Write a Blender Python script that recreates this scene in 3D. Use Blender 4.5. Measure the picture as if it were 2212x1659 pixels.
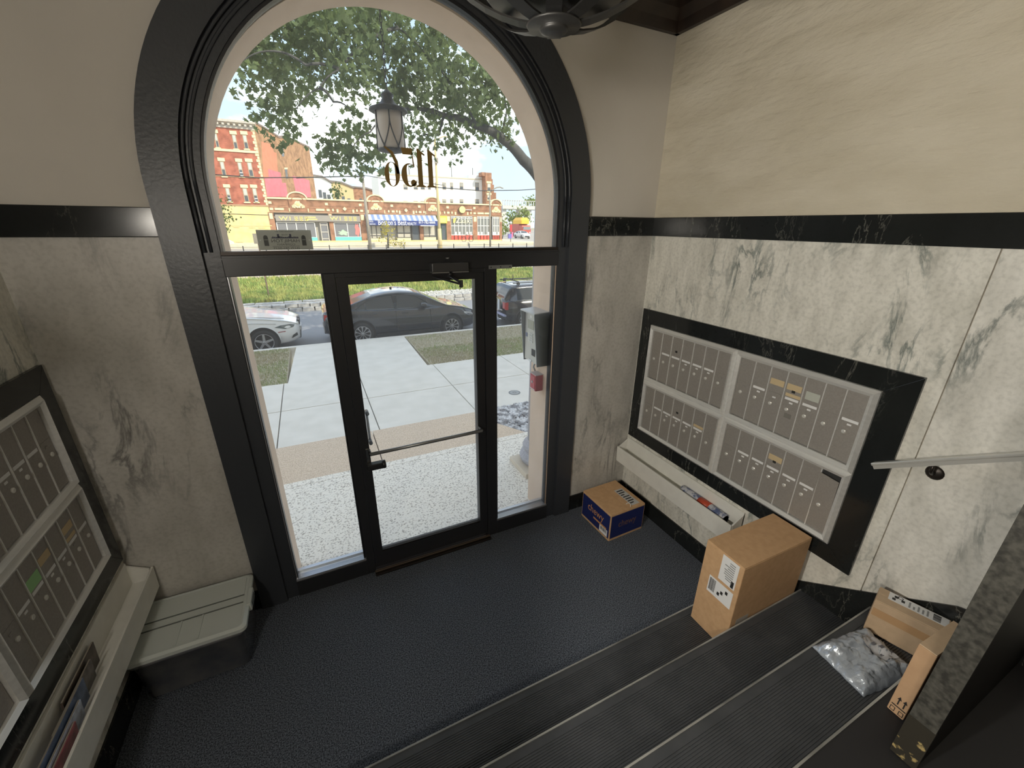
import bpy, bmesh, math, random
import numpy as np
from mathutils import Vector, Matrix
random.seed(7)
for o_ in list(bpy.data.objects): bpy.data.objects.remove(o_, do_unlink=True)
scene = bpy.context.scene
col = scene.collection
PI = math.pi

# ------------------------------------------------------------ camera
IW, IH, FPX = 2212.0, 1659.0, 892.92
CAM = Vector((-0.5534, -2.4842, 2.319))
_p, _y, _r = math.radians(21.0187), math.radians(25.6392), math.radians(0.5538)
FW = Vector((math.sin(_y)*math.cos(_p), math.cos(_y)*math.cos(_p), -math.sin(_p)))
_rt = Vector((math.cos(_y), -math.sin(_y), 0)); _up = _rt.cross(FW)
RT = _rt*math.cos(_r) + _up*math.sin(_r); UP = _up*math.cos(_r) - _rt*math.sin(_r)
cam_data = bpy.data.cameras.new('camera'); cam = bpy.data.objects.new('camera', cam_data); col.objects.link(cam)
M_ = Matrix.Identity(4)
for i in range(3):
    M_[i][0] = RT[i]; M_[i][1] = UP[i]; M_[i][2] = -FW[i]; M_[i][3] = CAM[i]
cam.matrix_world = M_
cam_data.sensor_fit = 'HORIZONTAL'; cam_data.sensor_width = 36.0; cam_data.lens = FPX/IW*36.0
cam_data.clip_start = 0.02; cam_data.clip_end = 600
scene.camera = cam
vs = scene.view_settings
vs.view_transform = 'Standard'; vs.look = 'None'; vs.gamma = 1.0; vs.exposure = 0.2
vs.use_curve_mapping = False

# ------------------------------------------------------------ sky
SKY = 1.60
w = bpy.data.worlds.new('world'); scene.world = w; w.use_nodes = True
nt = w.node_tree; nt.nodes.clear()
out = nt.nodes.new('ShaderNodeOutputWorld'); bg = nt.nodes.new('ShaderNodeBackground')
tc = nt.nodes.new('ShaderNodeTexCoord'); sep = nt.nodes.new('ShaderNodeSeparateXYZ')
nt.links.new(tc.outputs['Generated'], sep.inputs[0])
gr = nt.nodes.new('ShaderNodeValToRGB')
gr.color_ramp.elements[0].position = 0.0; gr.color_ramp.elements[0].color = (0.58, 0.69, 0.80, 1)
gr.color_ramp.elements[1].position = 0.55; gr.color_ramp.elements[1].color = (0.37, 0.50, 0.72, 1)
nt.links.new(sep.outputs[2], gr.inputs[0])
nz = nt.nodes.new('ShaderNodeTexNoise'); nz.inputs['Scale'].default_value = 3.2; nz.inputs['Detail'].default_value = 7
nz.inputs['Roughness'].default_value = 0.55
mp = nt.nodes.new('ShaderNodeMapping'); mp.inputs['Scale'].default_value = (1, 1, 2.4); mp.inputs['Location'].default_value = (1.3, 0.75, 0.2)
nt.links.new(tc.outputs['Generated'], mp.inputs[0]); nt.links.new(mp.outputs[0], nz.inputs['Vector'])
cr = nt.nodes.new('ShaderNodeValToRGB'); cr.color_ramp.elements[0].position = 0.47; cr.color_ramp.elements[1].position = 0.62
nt.links.new(nz.outputs[0], cr.inputs[0])
mx = nt.nodes.new('ShaderNodeMixRGB'); mx.inputs[2].default_value = (1.45, 1.42, 1.36, 1)
hz = nt.nodes.new('ShaderNodeMapRange'); hz.inputs['From Min'].default_value = 0.04; hz.inputs['From Max'].default_value = 0.40; hz.inputs['To Min'].default_value = 1.0; hz.inputs['To Max'].default_value = 0.72
nt.links.new(sep.outputs[2], hz.inputs[0])
cm = nt.nodes.new('ShaderNodeMath'); cm.operation = 'MULTIPLY'; nt.links.new(cr.outputs[0], cm.inputs[0]); nt.links.new(hz.outputs[0], cm.inputs[1])
nt.links.new(cm.outputs[0], mx.inputs[0]); nt.links.new(gr.outputs[0], mx.inputs[1])
nt.links.new(mx.outputs[0], bg.inputs[0]); bg.inputs[1].default_value = SKY
nt.links.new(bg.outputs[0], out.inputs[0])

# ------------------------------------------------------------ sun
sd = bpy.data.lights.new('sun', 'SUN'); so = bpy.data.objects.new('sun', sd); col.objects.link(so)
sd.energy = 4.4; sd.angle = math.radians(0.6); sd.color = (1.0, 0.90, 0.74)
SUNDIR = Vector((0.42, -0.66, 0.62)).normalized()
so.rotation_euler = SUNDIR.to_track_quat('Z', 'Y').to_euler(); so.location = (6, -6, 14)

# ------------------------------------------------------------ layout helpers (photo pixel + real depth -> place)
def _ray(px, py): return FW + RT*((px-IW/2)/FPX) - UP*((py-IH/2)/FPX)
def PY(px, py, Y): d = _ray(px, py); return CAM + d*((Y-CAM.y)/d.y)
def PX(px, py, X): d = _ray(px, py); return CAM + d*((X-CAM.x)/d.x)
def PZ(px, py, Z): d = _ray(px, py); return CAM + d*((Z-CAM.z)/d.z)

# ------------------------------------------------------------ materials
MATS = {}
def mat(name, c, rough=0.6, metal=0.0, c2=None, ns=20.0, nd=4.0, lo=0.35, hi=0.65, bump=0.0, bs=None, spec=0.5, coat=0.0, stretch=None, emit=None, bdist=.01):
    if name in MATS: return MATS[name]
    m = bpy.data.materials.new(name); m.use_nodes = True; MATS[name] = m
    t = m.node_tree; b = t.nodes['Principled BSDF']
    b.inputs['Base Color'].default_value = (*c, 1); b.inputs['Roughness'].default_value = rough
    b.inputs['Metallic'].default_value = metal; b.inputs['Specular IOR Level'].default_value = spec
    if coat: b.inputs['Coat Weight'].default_value = coat; b.inputs['Coat Roughness'].default_value = 0.04
    if emit: b.inputs['Emission Color'].default_value = (*emit[0], 1); b.inputs['Emission Strength'].default_value = emit[1]
    if c2 is not None or bump:
        tcn = t.nodes.new('ShaderNodeTexCoord'); vec = tcn.outputs['Object']
        if stretch:
            mpn = t.nodes.new('ShaderNodeMapping'); mpn.inputs['Scale'].default_value = stretch
            t.links.new(vec, mpn.inputs[0]); vec = mpn.outputs[0]
        n = t.nodes.new('ShaderNodeTexNoise'); n.inputs['Scale'].default_value = ns; n.inputs['Detail'].default_value = nd
        t.links.new(vec, n.inputs['Vector'])
        if c2 is not None:
            r = t.nodes.new('ShaderNodeValToRGB'); r.color_ramp.elements[0].position = lo; r.color_ramp.elements[1].position = hi
            r.color_ramp.elements[0].color = (*c, 1); r.color_ramp.elements[1].color = (*c2, 1)
            t.links.new(n.outputs[0], r.inputs[0]); t.links.new(r.outputs[0], b.inputs['Base Color'])
        if bump:
            n2 = n
            if bs:
                n2 = t.nodes.new('ShaderNodeTexNoise'); n2.inputs['Scale'].default_value = bs; n2.inputs['Detail'].default_value = 5
                t.links.new(vec, n2.inputs['Vector'])
            bp = t.nodes.new('ShaderNodeBump'); bp.inputs['Strength'].default_value = bump; bp.inputs['Distance'].default_value = bdist
            t.links.new(n2.outputs[0], bp.inputs['Height']); t.links.new(bp.outputs[0], b.inputs['Normal'])
    return m

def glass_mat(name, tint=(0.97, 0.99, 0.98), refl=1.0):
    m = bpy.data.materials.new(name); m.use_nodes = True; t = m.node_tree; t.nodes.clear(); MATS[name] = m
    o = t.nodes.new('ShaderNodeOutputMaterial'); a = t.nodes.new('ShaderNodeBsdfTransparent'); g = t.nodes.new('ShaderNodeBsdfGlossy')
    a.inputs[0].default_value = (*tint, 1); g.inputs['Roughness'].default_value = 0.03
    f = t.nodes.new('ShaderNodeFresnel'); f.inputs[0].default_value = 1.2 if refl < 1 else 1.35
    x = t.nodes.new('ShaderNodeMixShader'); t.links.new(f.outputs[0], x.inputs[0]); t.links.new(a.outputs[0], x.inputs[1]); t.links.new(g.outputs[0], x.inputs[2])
    tl = t.nodes.new('ShaderNodeBsdfTranslucent'); tl.inputs[0].default_value = (.9, .9, .9, 1); x2 = t.nodes.new('ShaderNodeMixShader'); x2.inputs[0].default_value = 0.045  # part pane dirt, part pale haze painted over the outdoor view
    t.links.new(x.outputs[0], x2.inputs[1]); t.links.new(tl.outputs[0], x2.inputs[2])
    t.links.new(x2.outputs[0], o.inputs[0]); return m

def marble_mat(name, base, vein, scale, rough, rot, veinw=0.035, soft=0.5, seed=0.0):
    m = bpy.data.materials.new(name); m.use_nodes = True; t = m.node_tree; b = t.nodes['Principled BSDF']; MATS[name] = m
    tcn = t.nodes.new('ShaderNodeTexCoord'); mpn = t.nodes.new('ShaderNodeMapping')
    mpn.inputs['Rotation'].default_value = rot; mpn.inputs['Scale'].default_value = (1, 1, 0.34); mpn.inputs['Location'].default_value = (seed, seed*.7, seed*1.3)
    t.links.new(tcn.outputs['Object'], mpn.inputs[0])
    n1 = t.nodes.new('ShaderNodeTexNoise'); n1.inputs['Scale'].default_value = scale; n1.inputs['Detail'].default_value = 9; n1.inputs['Roughness'].default_value = 0.62; n1.inputs['Distortion'].default_value = 0.6
    t.links.new(mpn.outputs[0], n1.inputs['Vector'])
    s = t.nodes.new('ShaderNodeMath'); s.operation = 'SUBTRACT'; s.inputs[1].default_value = 0.5; t.links.new(n1.outputs[0], s.inputs[0])
    ab = t.nodes.new('ShaderNodeMath'); ab.operation = 'ABSOLUTE'; t.links.new(s.outputs[0], ab.inputs[0])
    r = t.nodes.new('ShaderNodeValToRGB'); r.color_ramp.elements[0].position = 0.0; r.color_ramp.elements[1].position = veinw
    r.color_ramp.elements[0].color = (1, 1, 1, 1); r.color_ramp.elements[1].color = (0, 0, 0, 1); t.links.new(ab.outputs[0], r.inputs[0])
    n2 = t.nodes.new('ShaderNodeTexNoise'); n2.inputs['Scale'].default_value = scale*0.8; n2.inputs['Detail'].default_value = 4; t.links.new(mpn.outputs[0], n2.inputs['Vector'])
    r2 = t.nodes.new('ShaderNodeValToRGB'); r2.color_ramp.elements[0].position = 0.46; r2.color_ramp.elements[1].position = 0.64; t.links.new(n2.outputs[0], r2.inputs[0])
    mu = t.nodes.new('ShaderNodeMath'); mu.operation = 'MULTIPLY'; t.links.new(r.outputs[0], mu.inputs[0]); t.links.new(r2.outputs[0], mu.inputs[1])
    x = t.nodes.new('ShaderNodeMixRGB'); x.inputs[1].default_value = (*base, 1); x.inputs[2].default_value = (*vein, 1); t.links.new(mu.outputs[0], x.inputs[0])
    n3 = t.nodes.new('ShaderNodeTexNoise'); n3.inputs['Scale'].default_value = scale*2.2; n3.inputs['Detail'].default_value = 6; t.links.new(mpn.outputs[0], n3.inputs['Vector'])
    x2 = t.nodes.new('ShaderNodeMixRGB'); x2.blend_type = 'MULTIPLY'; x2.inputs[0].default_value = soft; t.links.new(x.outputs[0], x2.inputs[1])
    r3 = t.nodes.new('ShaderNodeValToRGB'); r3.color_ramp.elements[0].position = 0.3; r3.color_ramp.elements[0].color = (.62, .62, .6, 1); r3.color_ramp.elements[1].position = .6; t.links.new(n3.outputs[0], r3.inputs[0])
    t.links.new(r3.outputs[0], x2.inputs[2])
    n4 = t.nodes.new('ShaderNodeTexNoise'); n4.inputs['Scale'].default_value = 55; n4.inputs['Detail'].default_value = 5; t.links.new(tcn.outputs['Object'], n4.inputs['Vector'])
    r4 = t.nodes.new('ShaderNodeValToRGB'); r4.color_ramp.elements[0].position = 0.3; r4.color_ramp.elements[0].color = (.70, .70, .69, 1); r4.color_ramp.elements[1].position = .55; t.links.new(n4.outputs[0], r4.inputs[0])
    x3 = t.nodes.new('ShaderNodeMixRGB'); x3.blend_type = 'MULTIPLY'; x3.inputs[0].default_value = soft; t.links.new(x2.outputs[0], x3.inputs[1]); t.links.new(r4.outputs[0], x3.inputs[2]); t.links.new(x3.outputs[0], b.inputs['Base Color']); b.inputs['Roughness'].default_value = rough
    return m

def brick_mat(name, c1, c2, mortar, scale=1.0, rough=0.9, flip=False):
    m = bpy.data.materials.new(name); m.use_nodes = True; t = m.node_tree; b = t.nodes['Principled BSDF']; MATS[name] = m
    tcn = t.nodes.new('ShaderNodeTexCoord'); s = t.nodes.new('ShaderNodeSeparateXYZ'); cb = t.nodes.new('ShaderNodeCombineXYZ')
    t.links.new(tcn.outputs['Object'], s.inputs[0]); t.links.new(s.outputs[1 if flip else 0], cb.inputs[0]); t.links.new(s.outputs[2], cb.inputs[1])
    br = t.nodes.new('ShaderNodeTexBrick'); br.inputs['Scale'].default_value = scale; br.inputs['Color1'].default_value = (*c1, 1); br.inputs['Color2'].default_value = (*c2, 1)
    br.inputs['Mortar'].default_value = (*mortar, 1); br.inputs['Mortar Size'].default_value = 0.012; br.inputs['Brick Width'].default_value = 0.24; br.inputs['Row Height'].default_value = 0.08
    t.links.new(cb.outputs[0], br.inputs['Vector'])
    n = t.nodes.new('ShaderNodeTexNoise'); n.inputs['Scale'].default_value = 1.6; n.inputs['Detail'].default_value = 6; t.links.new(tcn.outputs['Object'], n.inputs['Vector'])
    r = t.nodes.new('ShaderNodeValToRGB'); r.color_ramp.elements[0].position = 0.35; r.color_ramp.elements[0].color = (.62, .6, .58, 1); r.color_ramp.elements[1].position = .6; t.links.new(n.outputs[0], r.inputs[0])
    x = t.nodes.new('ShaderNodeMixRGB'); x.blend_type = 'MULTIPLY'; x.inputs[0].default_value = 1; t.links.new(br.outputs[0], x.inputs[1]); t.links.new(r.outputs[0], x.inputs[2])
    t.links.new(x.outputs[0], b.inputs['Base Color']); b.inputs['Roughness'].default_value = rough
    return m

plaster = mat('plaster', (0.62, 0.56, 0.44), 0.8, c2=(0.70, 0.64, 0.52), ns=4, nd=8, bump=1.0, bs=13, stretch=(1, .6, 1.8), bdist=.016)
plaster_s = mat('plaster_smooth', (0.62, 0.585, 0.53), 0.8, c2=(0.66, 0.625, 0.57), ns=2, bump=0.08, bs=30)
marble_r = marble_mat('marble_white_side', (0.82, 0.80, 0.73), (0.24, 0.27, 0.25), 7.0, 0.30, (0.28, 0.0, 0.0), 0.045, 0.6)
marble_b = marble_mat('marble_white_slope', (0.82, 0.80, 0.74), (0.26, 0.28, 0.26), 6.5, 0.30, (1.0, 0.0, 0.0), 0.05, 0.5, 3.3)
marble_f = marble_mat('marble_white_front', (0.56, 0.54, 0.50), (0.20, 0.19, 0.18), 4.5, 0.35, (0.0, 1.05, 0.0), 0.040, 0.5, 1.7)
marble_k = marble_mat('marble_black', (0.016, 0.018, 0.018), (0.16, 0.16, 0.14), 5.0, 0.14, (0.5, 0.2, 0.0), 0.008, 0.3, 5.0)
black_paint = mat('black_paint', (0.042, 0.046, 0.054), 0.38, bump=0.10, bs=60)
black_metal = mat('black_metal', (0.026, 0.027, 0.031), 0.38)
bronze = mat('dark_bronze', (0.035, 0.028, 0.024), 0.4, 0.6)
wood_dark = mat('dark_wood', (0.018, 0.012, 0.010), 0.35, c2=(0.035, 0.022, 0.016), ns=8, stretch=(1, 1, .1))
alu = mat('brushed_aluminium', (0.74, 0.74, 0.72), 0.32, 0.4, c2=(0.82, 0.82, 0.80), ns=60, stretch=(1, .05, 1))
alu_door = mat('mailbox_door_grey', (0.30, 0.28, 0.255), 0.45, 0.2, c2=(0.34, 0.315, 0.29), ns=120)
chrome = mat('chrome', (0.75, 0.75, 0.74), 0.18, 1.0)
steel = mat('grey_steel', (0.40, 0.41, 0.42), 0.38, 0.8)
brass = mat('worn_brass', (0.42, 0.31, 0.13), 0.38, 0.9, c2=(0.12, 0.09, 0.05), ns=40)
white_paint = mat('white_shelf_paint', (0.76, 0.75, 0.70), 0.5, c2=(0.80, 0.79, 0.74), ns=14, bump=.1, bs=80)
paper = mat('white_paper', (0.80, 0.80, 0.80), 0.7)
paper_tan = mat('tan_tape', (0.60, 0.47, 0.28), 0.6)
paper_green = mat('pale_green_sticker', (0.34, 0.62, 0.28), 0.6)
ink = mat('black_ink', (0.02, 0.02, 0.02), 0.6)
card = mat('corrugated_card', (0.56, 0.345, 0.18), 0.8, c2=(0.62, 0.39, 0.21), ns=30, bump=.06, bs=60)
card_d = mat('card_tape', (0.52, 0.32, 0.165), 0.45)
card_l = mat('pale_card', (0.55, 0.40, 0.26), 0.8, c2=(0.60, 0.44, 0.29), ns=30)
glass = glass_mat('hazed_glass')
concrete = mat('concrete', (0.68, 0.635, 0.56), 0.85, c2=(0.75, 0.70, 0.625), ns=3, nd=8, bump=.2, bs=120)
asphalt = mat('asphalt', (0.20, 0.20, 0.21), 0.9, c2=(0.26, 0.26, 0.27), ns=40, bump=.2, bs=150)
aggregate = mat('exposed_aggregate', (0.42, 0.37, 0.31), 0.85, c2=(0.93, 0.86, 0.76), ns=70, nd=2, lo=.34, hi=.48, bump=.4, bs=110)
tan_agg = mat('tan_aggregate', (0.52, 0.40, 0.29), 0.9, c2=(0.72, 0.57, 0.43), ns=80, nd=2, lo=.38, hi=.58, bump=.3, bs=110)
stone_tan = mat('tan_stone', (0.62, 0.52, 0.40), 0.8, c2=(0.70, 0.60, 0.47), ns=6)
reveal_m = mat('stone_reveal', (0.66, 0.50, 0.375), 0.8, c2=(0.74, 0.57, 0.44), ns=4, bump=.15, bs=25)
# ------------------------------------------------------------ mesh helpers
class MB:
    def __init__(s): s.v = []; s.f = []
    def add(s, vs, fs):
        n = len(s.v); s.v += [tuple(a) for a in vs]; s.f += [tuple(i+n for i in f) for f in fs]; return s
    def box(s, x0, x1, y0, y1, z0, z1):
        x0, x1 = min(x0, x1), max(x0, x1); y0, y1 = min(y0, y1), max(y0, y1); z0, z1 = min(z0, z1), max(z0, z1)
        return s.add([(x0,y0,z0),(x1,y0,z0),(x1,y1,z0),(x0,y1,z0),(x0,y0,z1),(x1,y0,z1),(x1,y1,z1),(x0,y1,z1)],
                     [(0,3,2,1),(4,5,6,7),(0,1,5,4),(1,2,6,5),(2,3,7,6),(3,0,4,7)])
    def prism(s, pts, a0, a1, plane='xz'):
        """polygon extruded along the axis missing from plane"""
        A = sum(pts[i][0]*pts[(i+1) % len(pts)][1]-pts[(i+1) % len(pts)][0]*pts[i][1] for i in range(len(pts)))
        if A < 0: pts = pts[::-1]
        n = len(pts)
        def m(p, a): return {'xz': (p[0], a, p[1]), 'yz': (a, p[0], p[1]), 'xy': (p[0], p[1], a)}[plane]
        lo, hi = min(a0, a1), max(a0, a1)
        vs_ = [m(p, lo) for p in pts] + [m(p, hi) for p in pts]
        f = [tuple(range(n)), tuple(range(2*n-1, n-1, -1))] + [((i+1) % n, i, n+i, n+(i+1) % n) for i in range(n)]
        if plane in ('yz', 'xy'): f = [t[::-1] for t in f]
        return s.add(vs_, f)
    def cyl(s, p0, p1, r, n=12, r2=None, caps=True):
        p0, p1 = Vector(p0), Vector(p1); d = (p1-p0).normalized(); r2 = r if r2 is None else r2
        a = Vector((0,0,1)) if abs(d.z) < .9 else Vector((1,0,0)); u = d.cross(a).normalized(); w_ = d.cross(u)
        vs_ = []
        for p, rr in ((p0, r), (p1, r2)):
            for i in range(n):
                t = 2*PI*i/n; vs_.append(p+u*math.cos(t)*rr+w_*math.sin(t)*rr)
        f = [(i, n+i, n+(i+1) % n, (i+1) % n) for i in range(n)]
        if caps: f += [tuple(range(n)), tuple(range(2*n-1, n-1, -1))]
        return s.add(vs_, f)
    def tube(s, path, r, n=8, closed=False):
        P = [Vector(p) for p in path]; k = len(P); rr = r if isinstance(r, (list, tuple)) else [r]*k
        vs_ = []; prev = None
        for i in range(k):
            d = (P[(i+1) % k]-P[i-1]) if closed else (P[min(i+1, k-1)]-P[max(i-1, 0)])
            d.normalize()
            if prev is None:
                a = Vector((0,0,1)) if abs(d.z) < .9 else Vector((1,0,0)); u = d.cross(a).normalized()
            else:
                u = (prev-d*prev.dot(d)).normalized()
            prev = u; w_ = d.cross(u)
            for j in range(n):
                t = 2*PI*j/n; vs_.append(P[i]+u*math.cos(t)*rr[i]+w_*math.sin(t)*rr[i])
        f = []
        for i in range(k if closed else k-1):
            a, b = i*n, ((i+1) % k)*n
            for j in range(n): f.append((a+j, a+(j+1) % n, b+(j+1) % n, b+j))
        if not closed: f += [tuple(range(n))[::-1], tuple(range((k-1)*n, k*n))]
        return s.add(vs_, f)
    def lathe(s, prof, n=20, c=(0,0,0), axis='z'):
        vs_ = []; k = len(prof)
        for (r, z) in prof:
            for j in range(n):
                t = 2*PI*j/n; x, y = r*math.cos(t), r*math.sin(t)
                q = {'z': (x, y, z), 'y': (x, z, -y), 'x': (z, x, y)}[axis]
                vs_.append((q[0]+c[0], q[1]+c[1], q[2]+c[2]))
        f = [(i*n+j, i*n+(j+1) % n, (i+1)*n+(j+1) % n, (i+1)*n+j) for i in range(k-1) for j in range(n)]
        f += [tuple(range(n))[::-1], tuple(range((k-1)*n, k*n))]
        return s.add(vs_, f)
    def ring(s, cx, cz, r0, r1, y0, y1, a0=0.0, a1=PI, n=48):
        """annulus sector in the xz plane, thick along y"""
        vs_ = []
        for i in range(n+1):
            t = a0+(a1-a0)*i/n; c, d = math.cos(t), math.sin(t)
            for (r, y) in ((r0, y0), (r1, y0), (r1, y1), (r0, y1)): vs_.append((cx+r*c, y, cz+r*d))
        f = []
        for i in range(n):
            a = i*4; b = a+4
            for j in range(4): f.append((a+j, b+j, b+(j+1) % 4, a+(j+1) % 4))
        f += [(0,1,2,3), (n*4+3, n*4+2, n*4+1, n*4)]
        return s.add(vs_, f)
    def mesh(s, name):
        me = bpy.data.meshes.new(name); me.from_pydata(s.v, [], s.f); me.update(); return me
    def build(s, name, m, parent=None, smooth=False, bevel=0.0, loc=None, rz=0.0):
        me = s.mesh(name)
        b = bmesh.new(); b.from_mesh(me); bmesh.ops.recalc_face_normals(b, faces=b.faces); b.to_mesh(me); b.free()
        return obj(name, me, m, parent, smooth, bevel, loc, rz)

def obj(name, me, m, parent=None, smooth=False, bevel=0.0, loc=None, rz=0.0):
    o = bpy.data.objects.new(name, me); col.objects.link(o)
    if m and not me.materials: me.materials.append(m)
    if smooth:
        for p in me.polygons: p.use_smooth = True
    if loc is not None: o.location = loc
    if rz: o.rotation_euler.z = rz
    if parent is not None: o.parent = parent
    if bevel:
        bm_ = o.modifiers.new('bevel', 'BEVEL'); bm_.width = bevel; bm_.segments = 2; bm_.limit_method = 'ANGLE'
    return o
def tag(o, label=None, cat=None, group=None, kind=None):
    if label: o['label'] = label
    if cat: o['category'] = cat
    if group: o['group'] = group
    if kind: o['kind'] = kind
    return o
def thing(name, label, cat, loc=(0,0,0), rz=0.0, group=None):
    o = bpy.data.objects.new(name, None); col.objects.link(o); o.empty_display_size = 0.1
    o.location = loc; o.rotation_euler.z = rz
    return tag(o, label, cat, group)
def wpart(mb, name, m, parent, smooth=False, bevel=0.0):
    """part given in world coordinates under an unrotated parent"""
    L = parent.location
    mb.v = [(a-L.x, b-L.y, c-L.z) for a, b, c in mb.v]
    return mb.build(name, m, parent, smooth, bevel)
def struct(mb, name, m, smooth=False, bevel=0.0, label=None):
    o = mb.build(name, m, None, smooth, bevel); o['kind'] = 'structure'
    if label: o['label'] = label
    return o
def copy_tree(o, parent=None):
    c = o.copy(); col.objects.link(c)
    if parent is not None: c.parent = parent
    for ch in [x for x in kids.get(o.name, [])]: copy_tree(ch, c)
    return c
def index_kids():
    kids.clear()
    for o in bpy.data.objects:
        if o.parent: kids.setdefault(o.parent.name, []).append(o)
kids = {}
def text_mesh(txt, size, extr=0.0, align='CENTER', shear=0.0, space=1.0):
    cu = bpy.data.curves.new('lettering', 'FONT'); cu.body = txt; cu.size = size; cu.extrude = extr; cu.align_x = align; cu.align_y = 'CENTER'
    cu.shear = shear; cu.space_character = space; cu.resolution_u = 3
    o = bpy.data.objects.new('lettering', cu); col.objects.link(o)
    dg = bpy.context.evaluated_depsgraph_get(); me = bpy.data.meshes.new_from_object(o.evaluated_get(dg))
    bpy.data.objects.remove(o, do_unlink=True); me.materials.clear(); return me
def text(name, txt, size, m, parent, origin, xdir, ydir, extr=0.0005, align='CENTER', width=None, space=1.0, shear=0.0, local=False):
    """flat lettering laid in the plane spanned by xdir (reading) and ydir (up)"""
    me = text_mesh(txt, size, extr, align, shear, space)
    x, y = Vector(xdir).normalized(), Vector(ydir).normalized(); z = x.cross(y)
    if width:
        xs = [v.co.x for v in me.vertices]; sc = width/(max(xs)-min(xs))
        for v in me.vertices: v.co.x *= sc
    off = Vector(origin)
    if parent is not None and not local: off = off-parent.location
    for v in me.vertices: v.co = off+x*v.co.x+y*v.co.y+z*v.co.z
    return obj(name, me, m, parent)
# ============================================================ the room shell
XL, XR = -1.706, 1.778
ZBB, ZBT = 2.255, 2.378           # black marble band
ZC = 3.62                          # ceiling
ACX, ACZ = 0.02, 2.458             # centre of the arch
carpet = mat('woven_carpet', (0.028, 0.033, 0.042), 0.95, c2=(0.21, 0.235, 0.28), ns=170, nd=2, lo=.36, hi=.70, bump=.6, bs=180, spec=.2)
rubber = mat('ribbed_rubber', (0.052, 0.056, 0.062), 0.42, c2=(0.066, 0.070, 0.077), ns=9)

floor = struct(MB().box(XL-.1, XR+.1, -1.32, .0, -.12, 0), 'floor', carpet)
# --- stairs up to the landing the picture was taken from
st = struct(MB().box(XL-.1, XR+.1, -1.33, -1.30, -.1, .17), 'floor_stairs', rubber)
YN = [-1.29, -1.58, -1.88, -2.17]
for k in range(4):
    z = .18*(k+1); y0 = YN[k]; y1 = YN[k+1] if k < 3 else -5.2
    MB().box(XL-.1, XR+.1, y0-.03, y0-.012, z-.18, z-.012).build('riser', rubber, st)
    if k < 3:
        pts = [(y0+.005, z-.03), (y0+.005, z-.004)]
        y = y0-.028
        pts.append((y, z-.004))
        while y > y1+.006:
            pts += [(y, z), (y-.0055, z), (y-.0055, z-.0035), (y-.0095, z-.0035)]; y -= .0095
        pts += [(y1-.02, z-.0035), (y1-.02, z-.03)]
        MB().prism(pts, XL-.1, XR+.1, 'yz').build('tread', rubber, st)
    MB().box(XL+.01, XR-.02, y0+.001, y0+.008, z-.012, z+.001).build('nosing', mat('nosing_strip', (0.60, 0.60, 0.57), .35, .4, c2=(.22, .22, .21), ns=2, stretch=(1, 0, 0)), st)
    if k == 3: MB().box(XL-.1, XR+.1, -5.2, y0+.003, z-.15, z-.002).build('landing', mat('landing_rubber', (0.018, 0.018, 0.02), .6), st)

# --- front wall with the arched doorway
XO0, XO1 = ACX-.945, ACX+.945
N = 40
arc = [(ACX+.945*math.cos(t), ACZ+.945*math.sin(t)) for t in [PI*i/N for i in range(N+1)]]
wf = struct(MB().prism([(XL-.25, -.1), (XL-.25, ZC+.1), (XR+.25, ZC+.1), (XR+.25, -.1), (XO1, -.1)] + arc + [(XO0, -.1)], 0.0, .31, 'xz'), 'wall_front', plaster_s)
# masonry lining of the opening
lin = [(ACX+.944*math.cos(t), ACZ+.944*math.sin(t)) for t in [PI*i/N for i in range(N+1)]]
lin2 = [(ACX+.940*math.cos(t), ACZ+.925*math.sin(t)) for t in [PI*i/N for i in range(N+1)]]
MB().prism([(XO1-.001, -.02)] + lin + [(XO0+.001, -.02), (XO0+.005, -.02)] + lin2[::-1] + [(XO1-.005, -.02)], .065, .312, 'xz').build('stone_reveal', reveal_m, wf)
# marble wainscot and black band on the front wall
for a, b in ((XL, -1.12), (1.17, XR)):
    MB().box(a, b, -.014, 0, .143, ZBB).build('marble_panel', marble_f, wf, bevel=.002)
    MB().box(a, b, -.026, 0, ZBB, ZBT).build('marble_band', marble_k, wf, bevel=.003)
    MB().box(a, b, -.022, 0, 0, .143).build('baseboard', marble_k, wf, bevel=.002)

# --- black arched casing
tr = struct(MB().ring(ACX, ACZ, 1.015, 1.158, -.036, 0, 0, PI, 64), 'trim_1', black_paint, label='black painted casing arching over the glass entrance')
for sx in (-1, 1):
    x0, x1 = ACX+sx*1.015, ACX+sx*1.158
    MB().box(x0, x1, -.036, 0, 0, ACZ).build('casing_leg', black_paint, tr)
    MB().box(ACX+sx*.943, x0, -.012, .05, 0, ACZ).build('casing_leg', black_paint, tr)
    for r, y in ((1.003, -.026), (.978, -.018)):
        MB().tube([(ACX+sx*r, y, 2.185), (ACX+sx*r, y, ACZ)], .007, 8).build('bead', black_paint, tr, True)
    MB().box(ACX+sx*.93, ACX+sx*.944, -.004, .05, 2.178, ACZ).build('glazing_stop', black_metal, tr)
MB().ring(ACX, ACZ, .943, 1.015, -.012, .05, 0, PI, 64).build('casing_inner', black_paint, tr)
for r, y in ((1.003, -.026), (.978, -.018)):
    MB().tube([(ACX+r*math.cos(PI*i/64), y, ACZ+r*math.sin(PI*i/64)) for i in range(65)], .007, 8).build('bead', black_paint, tr, True)
MB().ring(ACX, ACZ, .930, .944, -.004, .05, 0, PI, 64).build('glazing_stop', black_metal, tr)

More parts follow.
